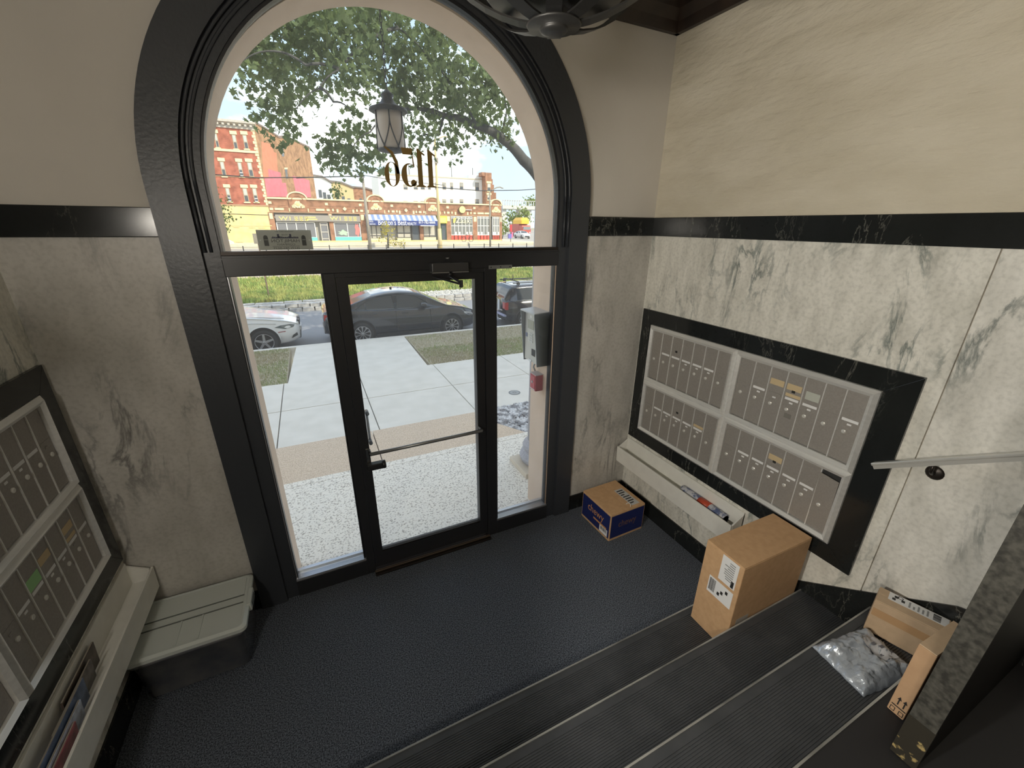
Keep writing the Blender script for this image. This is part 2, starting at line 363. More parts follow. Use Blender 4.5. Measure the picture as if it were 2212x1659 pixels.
# --- metal storefront framing
fr = struct(MB().box(-.925, .965, -.02, .055, 2.069, 2.170), 'trim_2', black_metal, bevel=.003, label='black metal transom bar and mullions of the entrance')
MB().box(-.925, .965, -.03, -.02, 2.150, 2.158).build('bead', black_metal, fr)
MB().box(-.925, .965, -.012, .05, 2.170, 2.186).build('glazing_stop', bronze, fr)
for a, b in ((-.485, -.432), (.432, .510)): MB().box(a, b, -.02, .055, 0, 2.069).build('mullion', black_metal, fr, bevel=.002)
MB().box(-.925, -.485, -.02, .055, 0, .118).build('bottom_rail', black_metal, fr)
MB().box(.510, .965, -.02, .055, 0, .118).build('bottom_rail', black_metal, fr)
MB().box(-.432, .432, -.02, .055, 2.048, 2.069).build('header', black_metal, fr)
MB().box(.46, .62, -.024, -.018, 2.062, 2.084).build('strike_plate', steel, fr)
for x in (.475, .54, .605): MB().cyl((x, -.026, 2.073), (x, -.023, 2.073), .004, 10).build('screw', black_metal, fr)
MB().box(-.44, .44, -.07, .06, 0, .014).build('threshold', bronze, fr, bevel=.004)
MB().box(-.44, .44, -.05, -.03, .014, .026).build('threshold_ridge', mat('threshold_bronze', (.22, .17, .13), .35, .8), fr, bevel=.004)

# --- sidelights and the arched light
sill_m = mat('pale_anodised', (0.55, 0.56, 0.60), 0.3, 0.7)
def sidelight(n, a, b):
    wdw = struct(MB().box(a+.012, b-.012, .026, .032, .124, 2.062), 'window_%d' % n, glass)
    MB().box(a, b, -.012, .05, .112, .132).build('window_sill', sill_m, wdw)
    MB().box(a, b, .05, .075, .112, .145).build('window_sill', sill_m, wdw)
    for x0, x1 in ((a, a+.013), (b-.013, b)): MB().box(x0, x1, .0, .05, .13, 2.069).build('glazing_stop', black_metal, wdw)
    MB().box(a+.004, a+.009, -.004, .0, .13, 2.069).build('glazing_bead', sill_m if a < 0 else black_metal, wdw)
    MB().box(b-.009, b-.004, -.004, .0, .13, 2.069).build('glazing_bead', reveal_m if b > .9 else black_metal, wdw)
    return wdw
sidelight(1, -.925, -.485); sidelight(2, .510, .965)
pane = [(ACX+.935*math.cos(t), ACZ+.935*math.sin(t)) for t in [PI*i/N for i in range(N+1)]] + [(ACX-.935, 2.18), (ACX+.935, 2.18)]
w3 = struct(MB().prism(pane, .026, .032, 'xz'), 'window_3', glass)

# house number on the arched light, read from the street (so it is reversed in here)
gold = mat('gold_leaf', (0.34, 0.22, 0.07), 0.45, 0.2)
def num_shape(polys, name, x, z, s, holes=None):
    mb = MB()
    for pl in polys: mb.prism([(x-p[0]*s, z+p[1]*s) for p in pl], .0245, .0258, 'xz')
    return mb.build(name, gold, w3)
def stroke(cx, cz, rx, rz, t0, t1, wfun, n=26):
    """crescent stroke along an ellipse, width varying with position"""
    o_, i_ = [], []
    for k in range(n+1):
        u = k/n; t = t0+(t1-t0)*u; c, d = math.cos(t), math.sin(t); w_ = wfun(u)
        o_.append((cx+rx*c, cz+rz*d)); i_.append((cx+(rx-w_)*c, cz+(rz-w_*.35)*d))
    return o_ + i_[::-1]
NS = .187; NZ = 2.512
one = [[(-.15,0),(.15,0),(.15,.022),(.085,.055),(.085,1.0),(.05,1.0),(-.15,.86),(-.13,.825),(-.055,.865),(-.055,.055),(-.15,.022)]]
num_shape(one, 'numeral', .140, NZ, NS); num_shape(one, 'numeral', .082, NZ, NS)
five = [stroke(-.03, .30, .235, .31, 2.05, -2.75, lambda u: .02+.145*math.sin(PI*min(1, u*1.05))**.8),
        [(-.19,.52),(-.15,.50),(-.12,.90),(-.15,.90)], [(-.15,1.0),(.17,1.0),(.13,.83),(-.15,.83)],
        [(-.14+.085*math.cos(t), .10+.09*math.sin(t)) for t in [2*PI*i/14 for i in range(14)]]]
num_shape(five, 'numeral', .014, NZ, NS)
six = [stroke(.0, .30, .215, .32, 0, 2*PI, lambda u: .03+.10*abs(math.cos(2*PI*u))),
       [(-.215,.32),(-.125,.32),(-.095,.60),(.0,.82),(.17,.98),(.14,1.0),(-.06,.88),(-.185,.64)]]
num_shape(six, 'numeral', -.073, NZ, NS)

# --- the door
dr = struct(MB().box(-.43, -.37, -.012, .045, .03, 2.046), 'door_1', black_metal, label='narrow-stile black metal glass entrance door')
MB().box(.37, .43, -.012, .045, .03, 2.046).build('stile', black_metal, dr)
MB().box(-.37, .37, -.012, .045, .03, .150).build('rail', black_metal, dr)
MB().box(-.37, .37, -.012, .045, 2.006, 2.046).build('rail', black_metal, dr)
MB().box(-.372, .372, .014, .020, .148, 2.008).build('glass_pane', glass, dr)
MB().box(-.37, .37, -.006, .03, .150, .158).build('glazing_bead', bronze, dr)
pb = MB().tube([(-.375, -.072, .972), (.378, -.072, .978)], .0115, 12).build('push_bar', steel, dr, True)
for x, z in ((-.375, .972), (.378, .978)): MB().cyl((x, -.012, z), (x, -.074, z), .010, 10).build('bracket', black_metal, pb, True)
MB().box(-.395, -.376, -.018, -.011, .885, .985).build('lock_plate', chrome, dr, bevel=.002)
lk = MB().box(-.40, -.305, -.055, -.012, .842, .884).build('lock_body', black_metal, dr, bevel=.004)
MB().lathe([(.026, 0), (.028, .004), (.028, .018), (.024, .022)], 18, (-.306, -.034, .862), 'x').build('thumb_turn', black_metal, lk, True)
ph = MB().tube([(-.352, .095, .99), (-.352, .095, 1.19)], .009, 10).build('pull_handle', steel, dr, True)
for z in (.985, 1.195): MB().tube([(-.352, .045, z), (-.352, .098, z)], .012, 10).build('handle_mount', black_metal, ph, True)
cl = MB().box(.085, .305, -.085, -.020, 2.062, 2.112).build('door_closer', mat('closer_grey', (.10, .10, .105), .35, .5), dr, bevel=.004)
MB().box(.085, .185, -.088, -.030, 2.056, 2.062).build('closer_cover', steel, cl); MB().box(.205, .305, -.088, -.030, 2.056, 2.062).build('closer_cover', steel, cl)
MB().lathe([(.002, 0), (.012, .002), (.012, .010)], 12, (.195, -.03, 2.128)).build('closer_cap', steel, cl, True)
el = PY(996, 611, -.19); sh = PY(935, 597, -.03)
MB().cyl((.195, -.06, 2.03), (.195, -.06, 2.06), .012, 10).build('spindle', black_metal, cl, True)
MB().tube([(.195, -.06, 2.036), el], .0075, 8).build('closer_arm', black_metal, cl); MB().tube([el-Vector((0, 0, .008)), sh], .006, 8).build('closer_arm', black_metal, cl)
MB().cyl(el-Vector((0, 0, .025)), el+Vector((0, 0, .015)), .011, 10).build('closer_elbow', black_metal, cl)

# --- side walls
def side_wall(name, X, sx):
    """sx = +1 for the wall whose face looks towards -x"""
    wl = struct(MB().box(X, X+sx*.25, -5.4, 0.3, -.1, ZC+.1), name, plaster)
    seams = [0, -1.815, -3.4, -5.2]
    f = lambda t: X-sx*t
    for i in range(3):
        y0, y1 = seams[i]-.002, seams[i+1]+.002
        MB().box(X, f(.014), y0, y1, 0, ZBB).build('marble_panel', marble_r if i == 0 else marble_b, wl, bevel=.002)
    MB().box(X, f(.026), -5.2, 0, ZBB, ZBT).build('marble_band', marble_k, wl, bevel=.003)
    MB().box(X, f(.026), -1.29, 0, 0, .143).build('baseboard', marble_k, wl, bevel=.002)
    MB().prism([(-1.27, .20), (-1.545, .40), (-1.80, .575), (-2.123, .803), (-2.3, .86), (-5.2, .86), (-5.2, .5), (-1.27, .0)], X, f(.022), 'yz').build('stair_skirt', marble_k, wl)
    # black marble surround of the mailboxes, mitred from four slabs
    y0, y1, z0, z1 = -.034, -1.753, .632, 1.727
    iy0, iy1, iz0, iz1 = -.13, -1.628, .73, 1.622
    for pts in ([(y0, z1), (y1, z1), (iy1, iz1), (iy0, iz1)], [(y0, z0), (y1, z0), (iy1, iz0), (iy0, iz0)],
                [(y0, z0), (y0, z1), (iy0, iz1), (iy0, iz0)], [(y1, z0), (y1, z1), (iy1, iz1), (iy1, iz0)]):
        MB().prism(pts, X, f(.030), 'yz').build('marble_surround', marble_k, wl, bevel=.0015)
    return wl
wr = side_wall('wall_right', XR, 1); wl_ = side_wall('wall_left', XL, -1)

# --- ceiling, cornice, hall behind
struct(MB().box(XL-.25, XR+.25, -5.4, .3, ZC, ZC+.15), 'ceiling', mat('ceiling_paint', (.62, .60, .55), .9))
cr_ = struct(MB().prism([(0, 3.45), (-.03, 3.45), (-.05, 3.50), (-.10, 3.54), (-.13, 3.60), (-.13, ZC), (0, ZC)], XL, XR, 'yz'), 'trim_3', wood_dark, label='dark wooden cornice under the ceiling')
for X, sx in ((XR, -1), (XL, 1)):
    MB().prism([(X, 3.45), (X+sx*.03, 3.45), (X+sx*.05, 3.50), (X+sx*.10, 3.54), (X+sx*.13, 3.60), (X+sx*.13, ZC), (X, ZC)], -5.2, 0, 'xz').build('cornice', wood_dark, cr_)
struct(MB().box(XL-.25, XR+.25, -5.4, -5.2, -.1, ZC+.1), 'wall_back', plaster)
d2 = struct(MB().box(.95, XR-.03, -2.33, -2.268, .722, 3.0), 'door_2', mat('dark_varnished_door', (.004, .003, .003), .6, spec=.2), label='dark inner door leaf standing open across the landing')
MB().box(.944, .952, -2.331, -2.267, .90, 3.0).build('door_edge', mat('worn_door_edge', (.085, .082, .07), .5, c2=(.03, .029, .025), ns=60), d2)
MB().box(.943, .953, -2.332, -2.266, .722, .90).build('edge_plate', mat('scuffed_brass_plate', (.045, .04, .03), .45, .3, c2=(.55, .42, .18), ns=45, lo=.62, hi=.70), d2)
# --- the rest of this building, which shades the street
fc = struct(MB().box(-12, 12, 0.0, .31, ZC+.1, 10.6), 'wall_facade', stone_tan)
MB().box(-12, XL-.25, 0.0, .31, -1.2, ZC+.1).build('masonry', stone_tan, fc); MB().box(XR+.25, 12, 0.0, .31, -1.2, ZC+.1).build('masonry', stone_tan, fc)
MB().box(-12, 12, -9, 0, 10.3, 10.6).build('roof', stone_tan, fc); MB().box(-12, 12, -9.2, -9, -1.2, 10.6).build('masonry', stone_tan, fc)
for x in (-12, 11.8): MB().box(x, x+.2, -9, 0, -1.2, 10.3).build('masonry', stone_tan, fc)
# ============================================================ mailboxes
YA, YM, YZ_ = -.133, -.879, -1.624
ZA, ZM, ZT_ = .733, 1.1695, 1.618
def mailbox_unit(X, sx, ya, yb, za, zb, label, extras, bent=None, faint=False):
    u = thing('mailbox_unit', label, 'mailbox', (X, (ya+yb)/2, za), group='grey mailbox units on the side walls')
    f = lambda t: X-sx*t
    ws, wt = .034, .036          # bar widths
    iy0, iy1, iz0, iz1 = ya-ws, yb+ws, za+wt, zb-wt
    fr_ = None
    for pts in ([(ya, zb), (yb, zb), (iy1, iz1), (iy0, iz1)], [(ya, za), (yb, za), (iy1, iz0), (iy0, iz0)],
                [(ya, za), (ya, zb), (iy0, iz1), (iy0, iz0)], [(yb, za), (yb, zb), (iy1, iz1), (iy1, iz0)]):
        # bevelled bar: outer edge low, crest in the middle, inner edge lower
        (a, b, c, d) = pts
        m1 = ((a[0]+d[0])/2, (a[1]+d[1])/2); m2 = ((b[0]+c[0])/2, (b[1]+c[1])/2)
        L = lambda p, t: (f(t), p[0], p[1])
        mb = MB(); mb.add([L(a, .014), L(b, .014), L(c, .014), L(d, .014), L(a, .030), L(b, .030), L(m2, .046), L(m1, .046), L(c, .034), L(d, .034)],
                          [(0,1,2,3), (0,1,5,4), (4,5,6,7), (7,6,8,9), (9,8,2,3), (0,4,7,9,3), (1,2,8,6,5)])
        wpart(mb, 'frame_bar', alu, u)
    wpart(MB().box(f(.012), f(.016), iy0, iy1, iz0, iz1), 'backing', mat('mailbox_shadow', (.03, .03, .03), .8), u)
    n = 7; wd = (iy1-iy0)/n
    for k in range(n):
        y0 = iy0+wd*k; y1 = y0+wd; g = -.0022
        ex = extras.get(k, '')
        t0 = .022
        if bent == k:
            mb = MB(); zt = iz1-.022
            mb.add([(f(.018), y0+g, iz0+.002), (f(.018), y1-g, iz0+.002), (f(.034), y1-g, zt-.01), (f(.034), y0+g, zt), (f(.022), y0+g, iz0+.002), (f(.022), y1-g, iz0+.002), (f(.038), y1-g, zt-.01), (f(.038), y0+g, zt)],
                   [(0,1,2,3), (4,5,6,7), (0,1,5,4), (1,2,6,5), (2,3,7,6), (3,0,4,7)])
            d = wpart(mb, 'mailbox_door', alu_door, u); t0 = .03
        else:
            d = wpart(MB().box(f(.014), f(.022), y0+g, y1-g, iz0+.003, iz1-.004), 'mailbox_door', alu_door, u, bevel=.0012)
        if k < n-1: wpart(MB().box(f(.014), f(.026), y1-.0026, y1+.0026, iz0, iz1), 'divider', alu, u)
        H = iz1-iz0; yc = (y0+y1)/2
        def sub(mb, name, m): 
            L = u.location; mb.v = [(a-L.x, b-L.y, c-L.z) for a, b, c in mb.v]; return mb.build(name, m, d)
        zl = iz0+H*.60
        sub(MB().lathe([(.0105, 0), (.0105, .004), (.007, .006), (.003, .0062)], 12, (f(t0), yc+.012, iz0+H*.43), 'x') if sx < 0 else
            MB().lathe([(.003, -.0062), (.007, -.006), (.0105, -.004), (.0105, 0)], 12, (f(t0), yc+.012, iz0+H*.43), 'x'), 'lock', mat('lock_nickel', (.72, .71, .67), .3, .3))
        sub(MB().box(f(t0), f(t0+.0015), y0-.012, y1+.012, zl-.008, zl+.006), 'slot_label', paper if 'l' in ex else alu_door)
        sub(MB().box(f(t0), f(t0+.0015), yc-.011, yc+.008, zl-.027, zl-.018), 'number_label', paper if 'n' in ex else alu_door)
        if 't' in ex: sub(MB().box(f(t0), f(t0+.001), y0-.008, y1+.010, zl+.050, zl+.085), 'tape', paper_tan)
        if 'T' in ex: sub(MB().box(f(t0), f(t0+.001), y0-.010, y1+.006, zl+.012, zl+.030), 'tape', paper_tan)
        if 'g' in ex: sub(MB().box(f(t0), f(t0+.001), y0-.014, y1+.012, zl+.03, zl+.075), 'sticker', mat('grey_sticker', (.50, .52, .46), .6))
        if 'G' in ex: sub(MB().box(f(t0), f(t0+.001), y0-.008, y1+.008, zl+.012, zl+.062), 'sticker', paper_green)
        if 'd' in ex: sub(MB().box(f(t0), f(t0+.002), yc-.008, yc+.010, zl+.038, zl+.052), 'plug', ink)
        if 'o' in ex: sub(MB().box(f(t0), f(t0+.0012), yc-.020, yc+.018, iz0+H*.30, iz0+H*.37), 'sticker_outline', mat('faded_sticker', (.20, .19, .17), .7))
    return u
for X, sx, where, far in ((XR, 1, 'on the wall with the handrail', False), (XL, -1, 'on the wall above the storage tub', True)):
    A = {0: '', 1: 'l', 2: 'ld', 3: 'ln', 4: 'ln', 5: 'ln', 6: ''} if not far else {0: '', 1: 'l', 2: 'ln', 3: 'ln', 4: '', 5: 'l', 6: ''}
    B = {0: '', 1: 'ln', 2: 'tn', 3: 'tTdlno', 4: 'gln', 5: '', 6: 'ln'} if not far else {0: 'l', 1: '', 2: 'ln', 3: '', 4: '', 5: 'l', 6: ''}
    Cc = {0: '', 1: 'l', 2: 'ln', 3: 'lnd', 4: 'ln', 5: 'lnT', 6: ''} if not far else {0: 'l', 1: 'lTt', 2: 'ln', 3: 'tln', 4: 'Gl', 5: 'ln', 6: ''}
    D = {0: '', 1: 'ln', 2: 'ln', 3: 'tdln', 4: 'ln', 5: 'ln', 6: 'l'} if not far else {0: 'l', 1: 'ln', 2: '', 3: '', 4: '', 5: '', 6: ''}
    mailbox_unit(X, sx, YA, YM, ZM, ZT_, 'upper row of seven mailboxes by the entrance corner, '+where, A, faint=far)
    mailbox_unit(X, sx, YM, YZ_, ZM, ZT_, 'upper row of seven mailboxes nearest the stairs, '+where, B)
    mailbox_unit(X, sx, YA, YM, ZA, ZM, 'lower row of seven mailboxes by the entrance corner, '+where, Cc, faint=far)
    mailbox_unit(X, sx, YM, YZ_, ZA, ZM, 'lower row of seven mailboxes nearest the stairs, '+where, D, bent=6 if not far else None)

# ============================================================ mail troughs
def trough(X, sx, yend, label):
    u = thing('mail_trough', label, 'shelf', (X-sx*.07, yend/2, .40), group='white mail troughs'); f = lambda t: X-sx*t
    y0 = -.03
    wpart(MB().box(f(.0145), f(.028), y0, yend, .405, .600), 'back_board', white_paint, u, bevel=.002)
    wpart(MB().box(f(.016), f(.118), y0, yend, .450, .465), 'bottom_board', white_paint, u, bevel=.002)
    wpart(MB().prism([(f(.117), .395), (f(.122), .535), (f(.133), .535), (f(.128), .393)], y0, yend, 'xz'), 'front_board', white_paint, u, bevel=.002)
    for y in (y0-.01, yend): wpart(MB().prism([(f(.016), .40), (f(.016), .59), (f(.116), .53), (f(.116), .40)], y, y+.010, 'yz' if False else 'xz'), 'end_board', white_paint, u)
    return u
trough(XR, 1, -1.16, 'long white wooden mail trough under the mailboxes beside the handrail')
trough(XL, -1, -1.2, 'long white wooden mail trough above the grey storage tub')

cover = mat('magazine_cover', (.55, .56, .60), .35, c2=(.10, .13, .25), ns=22, lo=.45, hi=.55)
red_c = mat('red_print', (.50, .07, .03), .4)
def roll(name, p0, p1, r, label, m, band=None):
    u = thing(name, label, 'magazine', p0, group='rolled magazines in the trough'); d = Vector(p1)-Vector(p0)
    path = [Vector(p0)+d*t for t in (0, .1, .5, .9, 1)]
    mb = MB()
    for q in range(3):
        mb.tube([a+Vector((0, 0, .0)) for a in path], r*(1-.18*q), 14)
    wpart(mb, 'pages', m, u, True)
    wpart(MB().tube([Vector(p0)+d*-.006, Vector(p0)+d*.0], r*.55, 12), 'page_edge', paper, u)
    if band: wpart(MB().tube([Vector(p0)+d*.42, Vector(p0)+d*.66], r*1.04, 14), 'printed_band', band, u, True)
    return u
roll('rolled_magazine', (XR-.063, -.70, .4995), (XR-.063, -1.07, .4995), .034, 'rolled magazine with a red printed band lying in the white trough', cover, red_c)
roll('rolled_magazine', (XR-.108, -.73, .476), (XR-.108, -1.05, .476), .0105, 'thin dark blue rolled magazine beside the red-banded one in the trough', mat('blue_cover', (.09, .11, .22), .3, c2=(.5, .5, .52), ns=30, lo=.55, hi=.62))
MB_ = MB().box(-.03, .03, -.05, .05, 0, .003)
o_ = MB_.build('envelope', paper, None, loc=(XR-.072, -1.12, .4655), rz=1.45); tag(o_, 'small white envelope lying flat at the end of the trough near the big carton', 'envelope')
# papers standing in the other trough
pk = [(-.52, -.80, .038, (.055, .042, .034), 'brown paper envelope standing in the trough above the tub', .165),
      (-.60, -.92, .052, (.10, .09, .085), 'dark grey catalogue standing in the trough above the tub', .150),
      (-.70, -1.06, .063, (.07, .10, .17), 'glossy navy magazine standing in the trough above the tub', .160),
      (-.78, -1.15, .075, (.30, .34, .42), 'pale blue magazine standing in the trough above the tub', .135),
      (-.86, -1.25, .084, (.22, .05, .07), 'dark red leaflet standing in the trough above the tub', .12)]
for i, (a, b, off, c, lab, h) in enumerate(pk):
    u = thing('magazine', lab, 'magazine', (XL+off, (a+b)/2, .466), group='papers standing in the trough')
    wpart(MB().prism([(XL+off-.004, .4655), (XL+off+.004, .4655), (XL+off+.012, .415+h), (XL+off+.004, .415+h)], a, b, 'xz'), 'cover', mat('paper_%d' % i, c, .4, c2=tuple(min(1, k*2.2) for k in c), ns=25), u)
    wpart(MB().prism([(XL+off-.0025, .466), (XL+off+.0025, .466), (XL+off+.0105, .417+h), (XL+off+.0055, .417+h)], a-.003, b+.003, 'xz'), 'pages', mat('page_edges', (.30, .27, .22), .7), u)

# ============================================================ parcels
def carton(name, label, loc, rz, lx, ly, lz, m, seam='x', tape=True, tm=None):
    u = thing(name, label, 'box', loc, rz)
    MB().box(-lx/2, lx/2, -ly/2, ly/2, 0, lz-.006).build('body', m, u, bevel=.004)
    if seam == 'one': MB().box(-lx/2+.001, lx/2-.001, -ly/2+.001, ly/2-.001, lz-.006, lz).build('flap', m, u, bevel=.002)
    elif seam == 'x':
        MB().box(-lx/2+.002, lx/2-.002, -ly/2+.002, -.0008, lz-.006, lz).build('flap', m, u, bevel=.0015); MB().box(-lx/2+.002, lx/2-.002, .0008, ly/2-.002, lz-.006, lz).build('flap', m, u, bevel=.0015)
        if tape: MB().box(-lx/2, lx/2, -.024, .024, lz, lz+.0006).build('packing_tape', tm or card_d, u)
    else:
        MB().box(-lx/2+.002, -.0008, -ly/2+.002, ly/2-.002, lz-.006, lz).build('flap', m, u, bevel=.0015); MB().box(.0008, lx/2-.002, -ly/2+.002, ly/2-.002, lz-.006, lz).build('flap', m, u, bevel=.0015)
        if tape: MB().box(-.024, .024, -ly/2, ly/2, lz, lz+.0006).build('packing_tape', tm or card_d, u)
    return u
def barcode(mb_axis, u, x0, x1, z0, z1, pos, along, n=16):
    mb = MB(); rnd = random.Random(5); t = 0.0
    w_ = x1-x0
    while t < 1:
        b = rnd.uniform(.02, .05); a0 = x0+w_*t; a1 = x0+w_*min(1, t+b)
        mb.box(*({'y': (pos, pos-.0004, a0, a1, z0, z1), 'x': (a0, a1, pos, pos-.0004, z0, z1), 'z': (a0, a1, z0, z1, pos, pos+.0004)}[mb_axis])); t += b+rnd.uniform(.02, .05)
    return mb.build('barcode', ink, u)
def print_lines(axis, u, x0, x1, z0, z1, pos, rows, name='printed_lines', m=None):
    mb = MB(); rnd = random.Random(int(1e4*abs(x0+z0)))
    for i in range(rows):
        zz = z0+(z1-z0)*(i+.5)/rows; h = (z1-z0)/rows*.22; e = x0+(x1-x0)*rnd.uniform(.45, 1)
        mb.box(*({'y': (pos, pos-.0004, x0, e, zz-h, zz+h), 'x': (x0, e, pos, pos-.0004, zz-h, zz+h), 'z': (x0, e, zz-h, zz+h, pos, pos+.0004)}[axis]))
    return mb.build(name, m or mat('grey_ink', (.30, .30, .30), .6), u)

# big brown carton on the first step
bc = carton('cardboard_carton', 'big brown cardboard carton with two white labels on the lowest stair', (1.443, -1.452, .182), -.012, .535, .226, .565, card, 'one', False)
x = -.535/2-.0005

lb = MB().box(x, x-.0008, -.088, .008, .395, .555).build('shipping_label', paper, bc)
print_lines('y', bc, -.07, -.01, .42, .54, x-.0009, 9)
MB().box(x-.0008, x-.0013, -.080, -.064, .40, .44).build('printed_mark', ink, bc)
lb2 = MB().box(x, x-.0008, -.090, .055, .268, .375).build('shipping_label', paper, bc)
barcode('y', bc, .012, .050, .285, .365, x-.0009, 'y')
for a, b in ((-.030, .322), (-.055, .345), (-.012, .302)): MB().box(x-.0008, x-.0013, a-.007, a+.007, b-.010, b+.010).build('printed_mark', ink, bc)
MB().box(-.225, -.13, -.226/2-.0005, -.226/2-.0012, .05, .20).build('shipping_label', mat('worn_label', (.42, .38, .33), .7), bc)

# blue-sided pet food box in the corner
navy = mat('navy_print', (.012, .020, .11), .5); orange = mat('orange_print', (.55, .26, .10), .5)
cb = carton('printed_carton', 'brown carton with navy printed sides and orange lettering on the carpet in the corner', (1.432, -.293, 0), .03, .345, .36, .25, card, 'y', False)
MB().box(-.345/2-.0005, -.345/2-.0012, -.172, .172, .022, .232).build('printed_side', navy, cb)
MB().box(-.165, .165, -.1805, -.1812, .022, .232).build('printed_side', navy, cb)
text('lettering', 'chewy', .095, orange, cb, (-.345/2-.0014, .0, .155), (0, -1, 0), (0, 0, 1), .0003, width=.20, local=True)
text('lettering', 'chewy', .085, mat('faint_orange', (.16, .085, .05), .5), cb, (.0, -.1814, .135), (1, 0, 0), (0, 0, 1), .0003, width=.18, local=True)
MB().box(-.345/2-.0012, -.345/2-.0018, -.155, -.06, .025, .085).build('shipping_label', paper, cb); barcode('y', cb, -.145, -.07, .05, .08, -.345/2-.0019, 'y')
print_lines('y', cb, -.14, .12, .075, .11, -.345/2-.0014, 1, 'printed_lines', orange)
MB().box(-.002, .002, -.18, .18, .2495, .2505).build('packing_tape', card_d, cb)
MB().box(.055, .135, -.155, .06, .2502, .2512).build('shipping_label', mat('grey_label', (.55, .55, .54), .6), cb); print_lines('z', cb, .062, .128, -.14, .05, .2513, 7, 'printed_lines', ink)
MB().tube([(.03, -.165, .252), (.045, -.150, .262), (.035, -.130, .266), (.02, -.125, .254)], .0025, 6).build('plastic_strap', paper, cb, True)

# box with a long white label, wedged by the wall on the third step
lbx = carton('parcel_box', 'small brown parcel box with a white label along its top beside the wall', (1.668, -2.028, .542), math.radians(16), .112, .245, .185, card_l, 'y', False)
MB().box(-.008, .050, -.115, .085, .1852, .1862).build('shipping_label', paper, lbx)
barcode('z', lbx, -.002, .044, -.09, -.065, .1863, 'z')
for a, b in ((.03, .06), (.01, .066), (.02, .035)): MB().box(a-.008, a+.008, b-.006, b+.006, .1862, .1867).build('printed_mark', ink, lbx)
text('lettering', 'D', .03, ink, lbx, (.035, .045, .1864), (0, -1, 0), (1, 0, 0), .0002, local=True)
print_lines('z', lbx, .0, .044, -.055, .02, .1863, 5, 'printed_lines')
MB().box(-.0565, -.0572, -.118, .118, .10, .14).build('packing_tape', card_d, lbx)

# slim carton standing on end on the landing
sc_ = thing('slim_carton', 'slim pale cardboard carton standing on end on the landing with printed arrows', 'box', (1.165, -2.220, .7205), math.radians(-2))
MB().box(-.08, .14, -.024, .024, 0, .318).build('body', mat('plain_card', (.50, .315, .18), .8, c2=(.54, .345, .20), ns=25), sc_, bevel=.003)
MB().box(-.078, .138, -.023, .023, .318, .322).build('flap', card_l, sc_, bevel=.001)
xx = -.0805
for yb_ in (-.012, .004): 
    MB().prism([(yb_-.0018, .045), (yb_+.0018, .045), (yb_+.0018, .068), (yb_+.006, .068), (yb_, .082), (yb_-.006, .068), (yb_-.0018, .068)], xx, xx-.0006, 'yz').build('printed_arrow', ink, sc_)
MB().box(xx, xx-.0006, -.022, .018, .034, .038).build('printed_line', ink, sc_)
mbx = MB()
for a, b in ((-.020, .008), (.004, .008)): mbx.box(xx, xx-.0006, a, a+.014, b, b+.002).box(xx, xx-.0006, a, a+.014, b+.016, b+.018).box(xx, xx-.0006, a, a+.002, b, b+.018).box(xx, xx-.0006, a+.012, a+.014, b, b+.018)
mbx.build('printed_symbol', ink, sc_)

# silver-grey poly mailer
bag = thing('poly_mailer', 'crumpled silver grey plastic mailing bag lying on the third stair', 'bag', (1.402, -2.015, .5405), math.radians(-9))
nx, ny = 40, 30; vs_ = []; rnd = random.Random(3)
from mathutils import noise as mnoise
def bagz(u, v):
    e = min(u, 1-u, v, 1-v); puff = .055*(min(1, e/.22))**.6
    cr1 = mnoise.noise((u*7, v*6, 1.3))*.014+abs(mnoise.noise((u*13+v*9, v*7-u*4, 4.1)))*.024
    return .004+puff*(0.75+.25*mnoise.noise((u*3, v*3, 7)))+cr1*(min(1, e/.06))
for j in range(ny+1):
    for i in range(nx+1):
        u, v = i/nx, j/ny
        vs_.append(((u-.5)*.315+.004*mnoise.noise((v*8, u, 2)), (v-.5)*.225+.004*mnoise.noise((u*8, v, 5)), bagz(u, v)))
k0 = len(vs_)
for j in range(ny+1):
    for i in range(nx+1): vs_.append((vs_[j*(nx+1)+i][0], vs_[j*(nx+1)+i][1], .0005))
fs_ = []
for j in range(ny):
    for i in range(nx):
        a = j*(nx+1)+i; fs_.append((a, a+1, a+nx+2, a+nx+1)); fs_.append((k0+a, k0+a+nx+1, k0+a+nx+2, k0+a+1))
for i in range(nx):
    fs_.append((i, k0+i, k0+i+1, i+1)); a = ny*(nx+1)+i; fs_.append((a, a+1, k0+a+1, k0+a))
for j in range(ny):
    a = j*(nx+1); fs_.append((a, a+nx+1, k0+a+nx+1, k0+a)); a += nx; fs_.append((a, k0+a, k0+a+nx+1, a+nx+1))
MB().add(vs_, fs_).build('bag_skin', mat('silver_film', (.52, .57, .64), .26, .45, coat=.3, bump=.8, bs=38, bdist=.006), bag, True)
# label patch follows the bulge
vv = []; n_ = 8
for j in range(n_+1):
    for i in range(n_+1):
        u, v = .60+.30*i/n_, .28+.45*j/n_; vv.append(((u-.5)*.315, (v-.5)*.225, bagz(u, v)+.0035))
MB().add(vv, [(j*(n_+1)+i, j*(n_+1)+i+1, (j+1)*(n_+1)+i+1, (j+1)*(n_+1)+i) for j in range(n_) for i in range(n_)]).build('shipping_label', mat('film_label', (.60, .60, .62), .5), bag, True)
for (u, v) in ((.70, .58), (.78, .50), (.86, .40), (.72, .40)): MB().box((u-.5)*.315-.008, (u-.5)*.315+.010, (v-.5)*.225-.006, (v-.5)*.225+.006, bagz(u, v)+.002, bagz(u, v)+.0045).build('printed_mark', mat('blurred_ink', (.14, .14, .16), .5), bag)

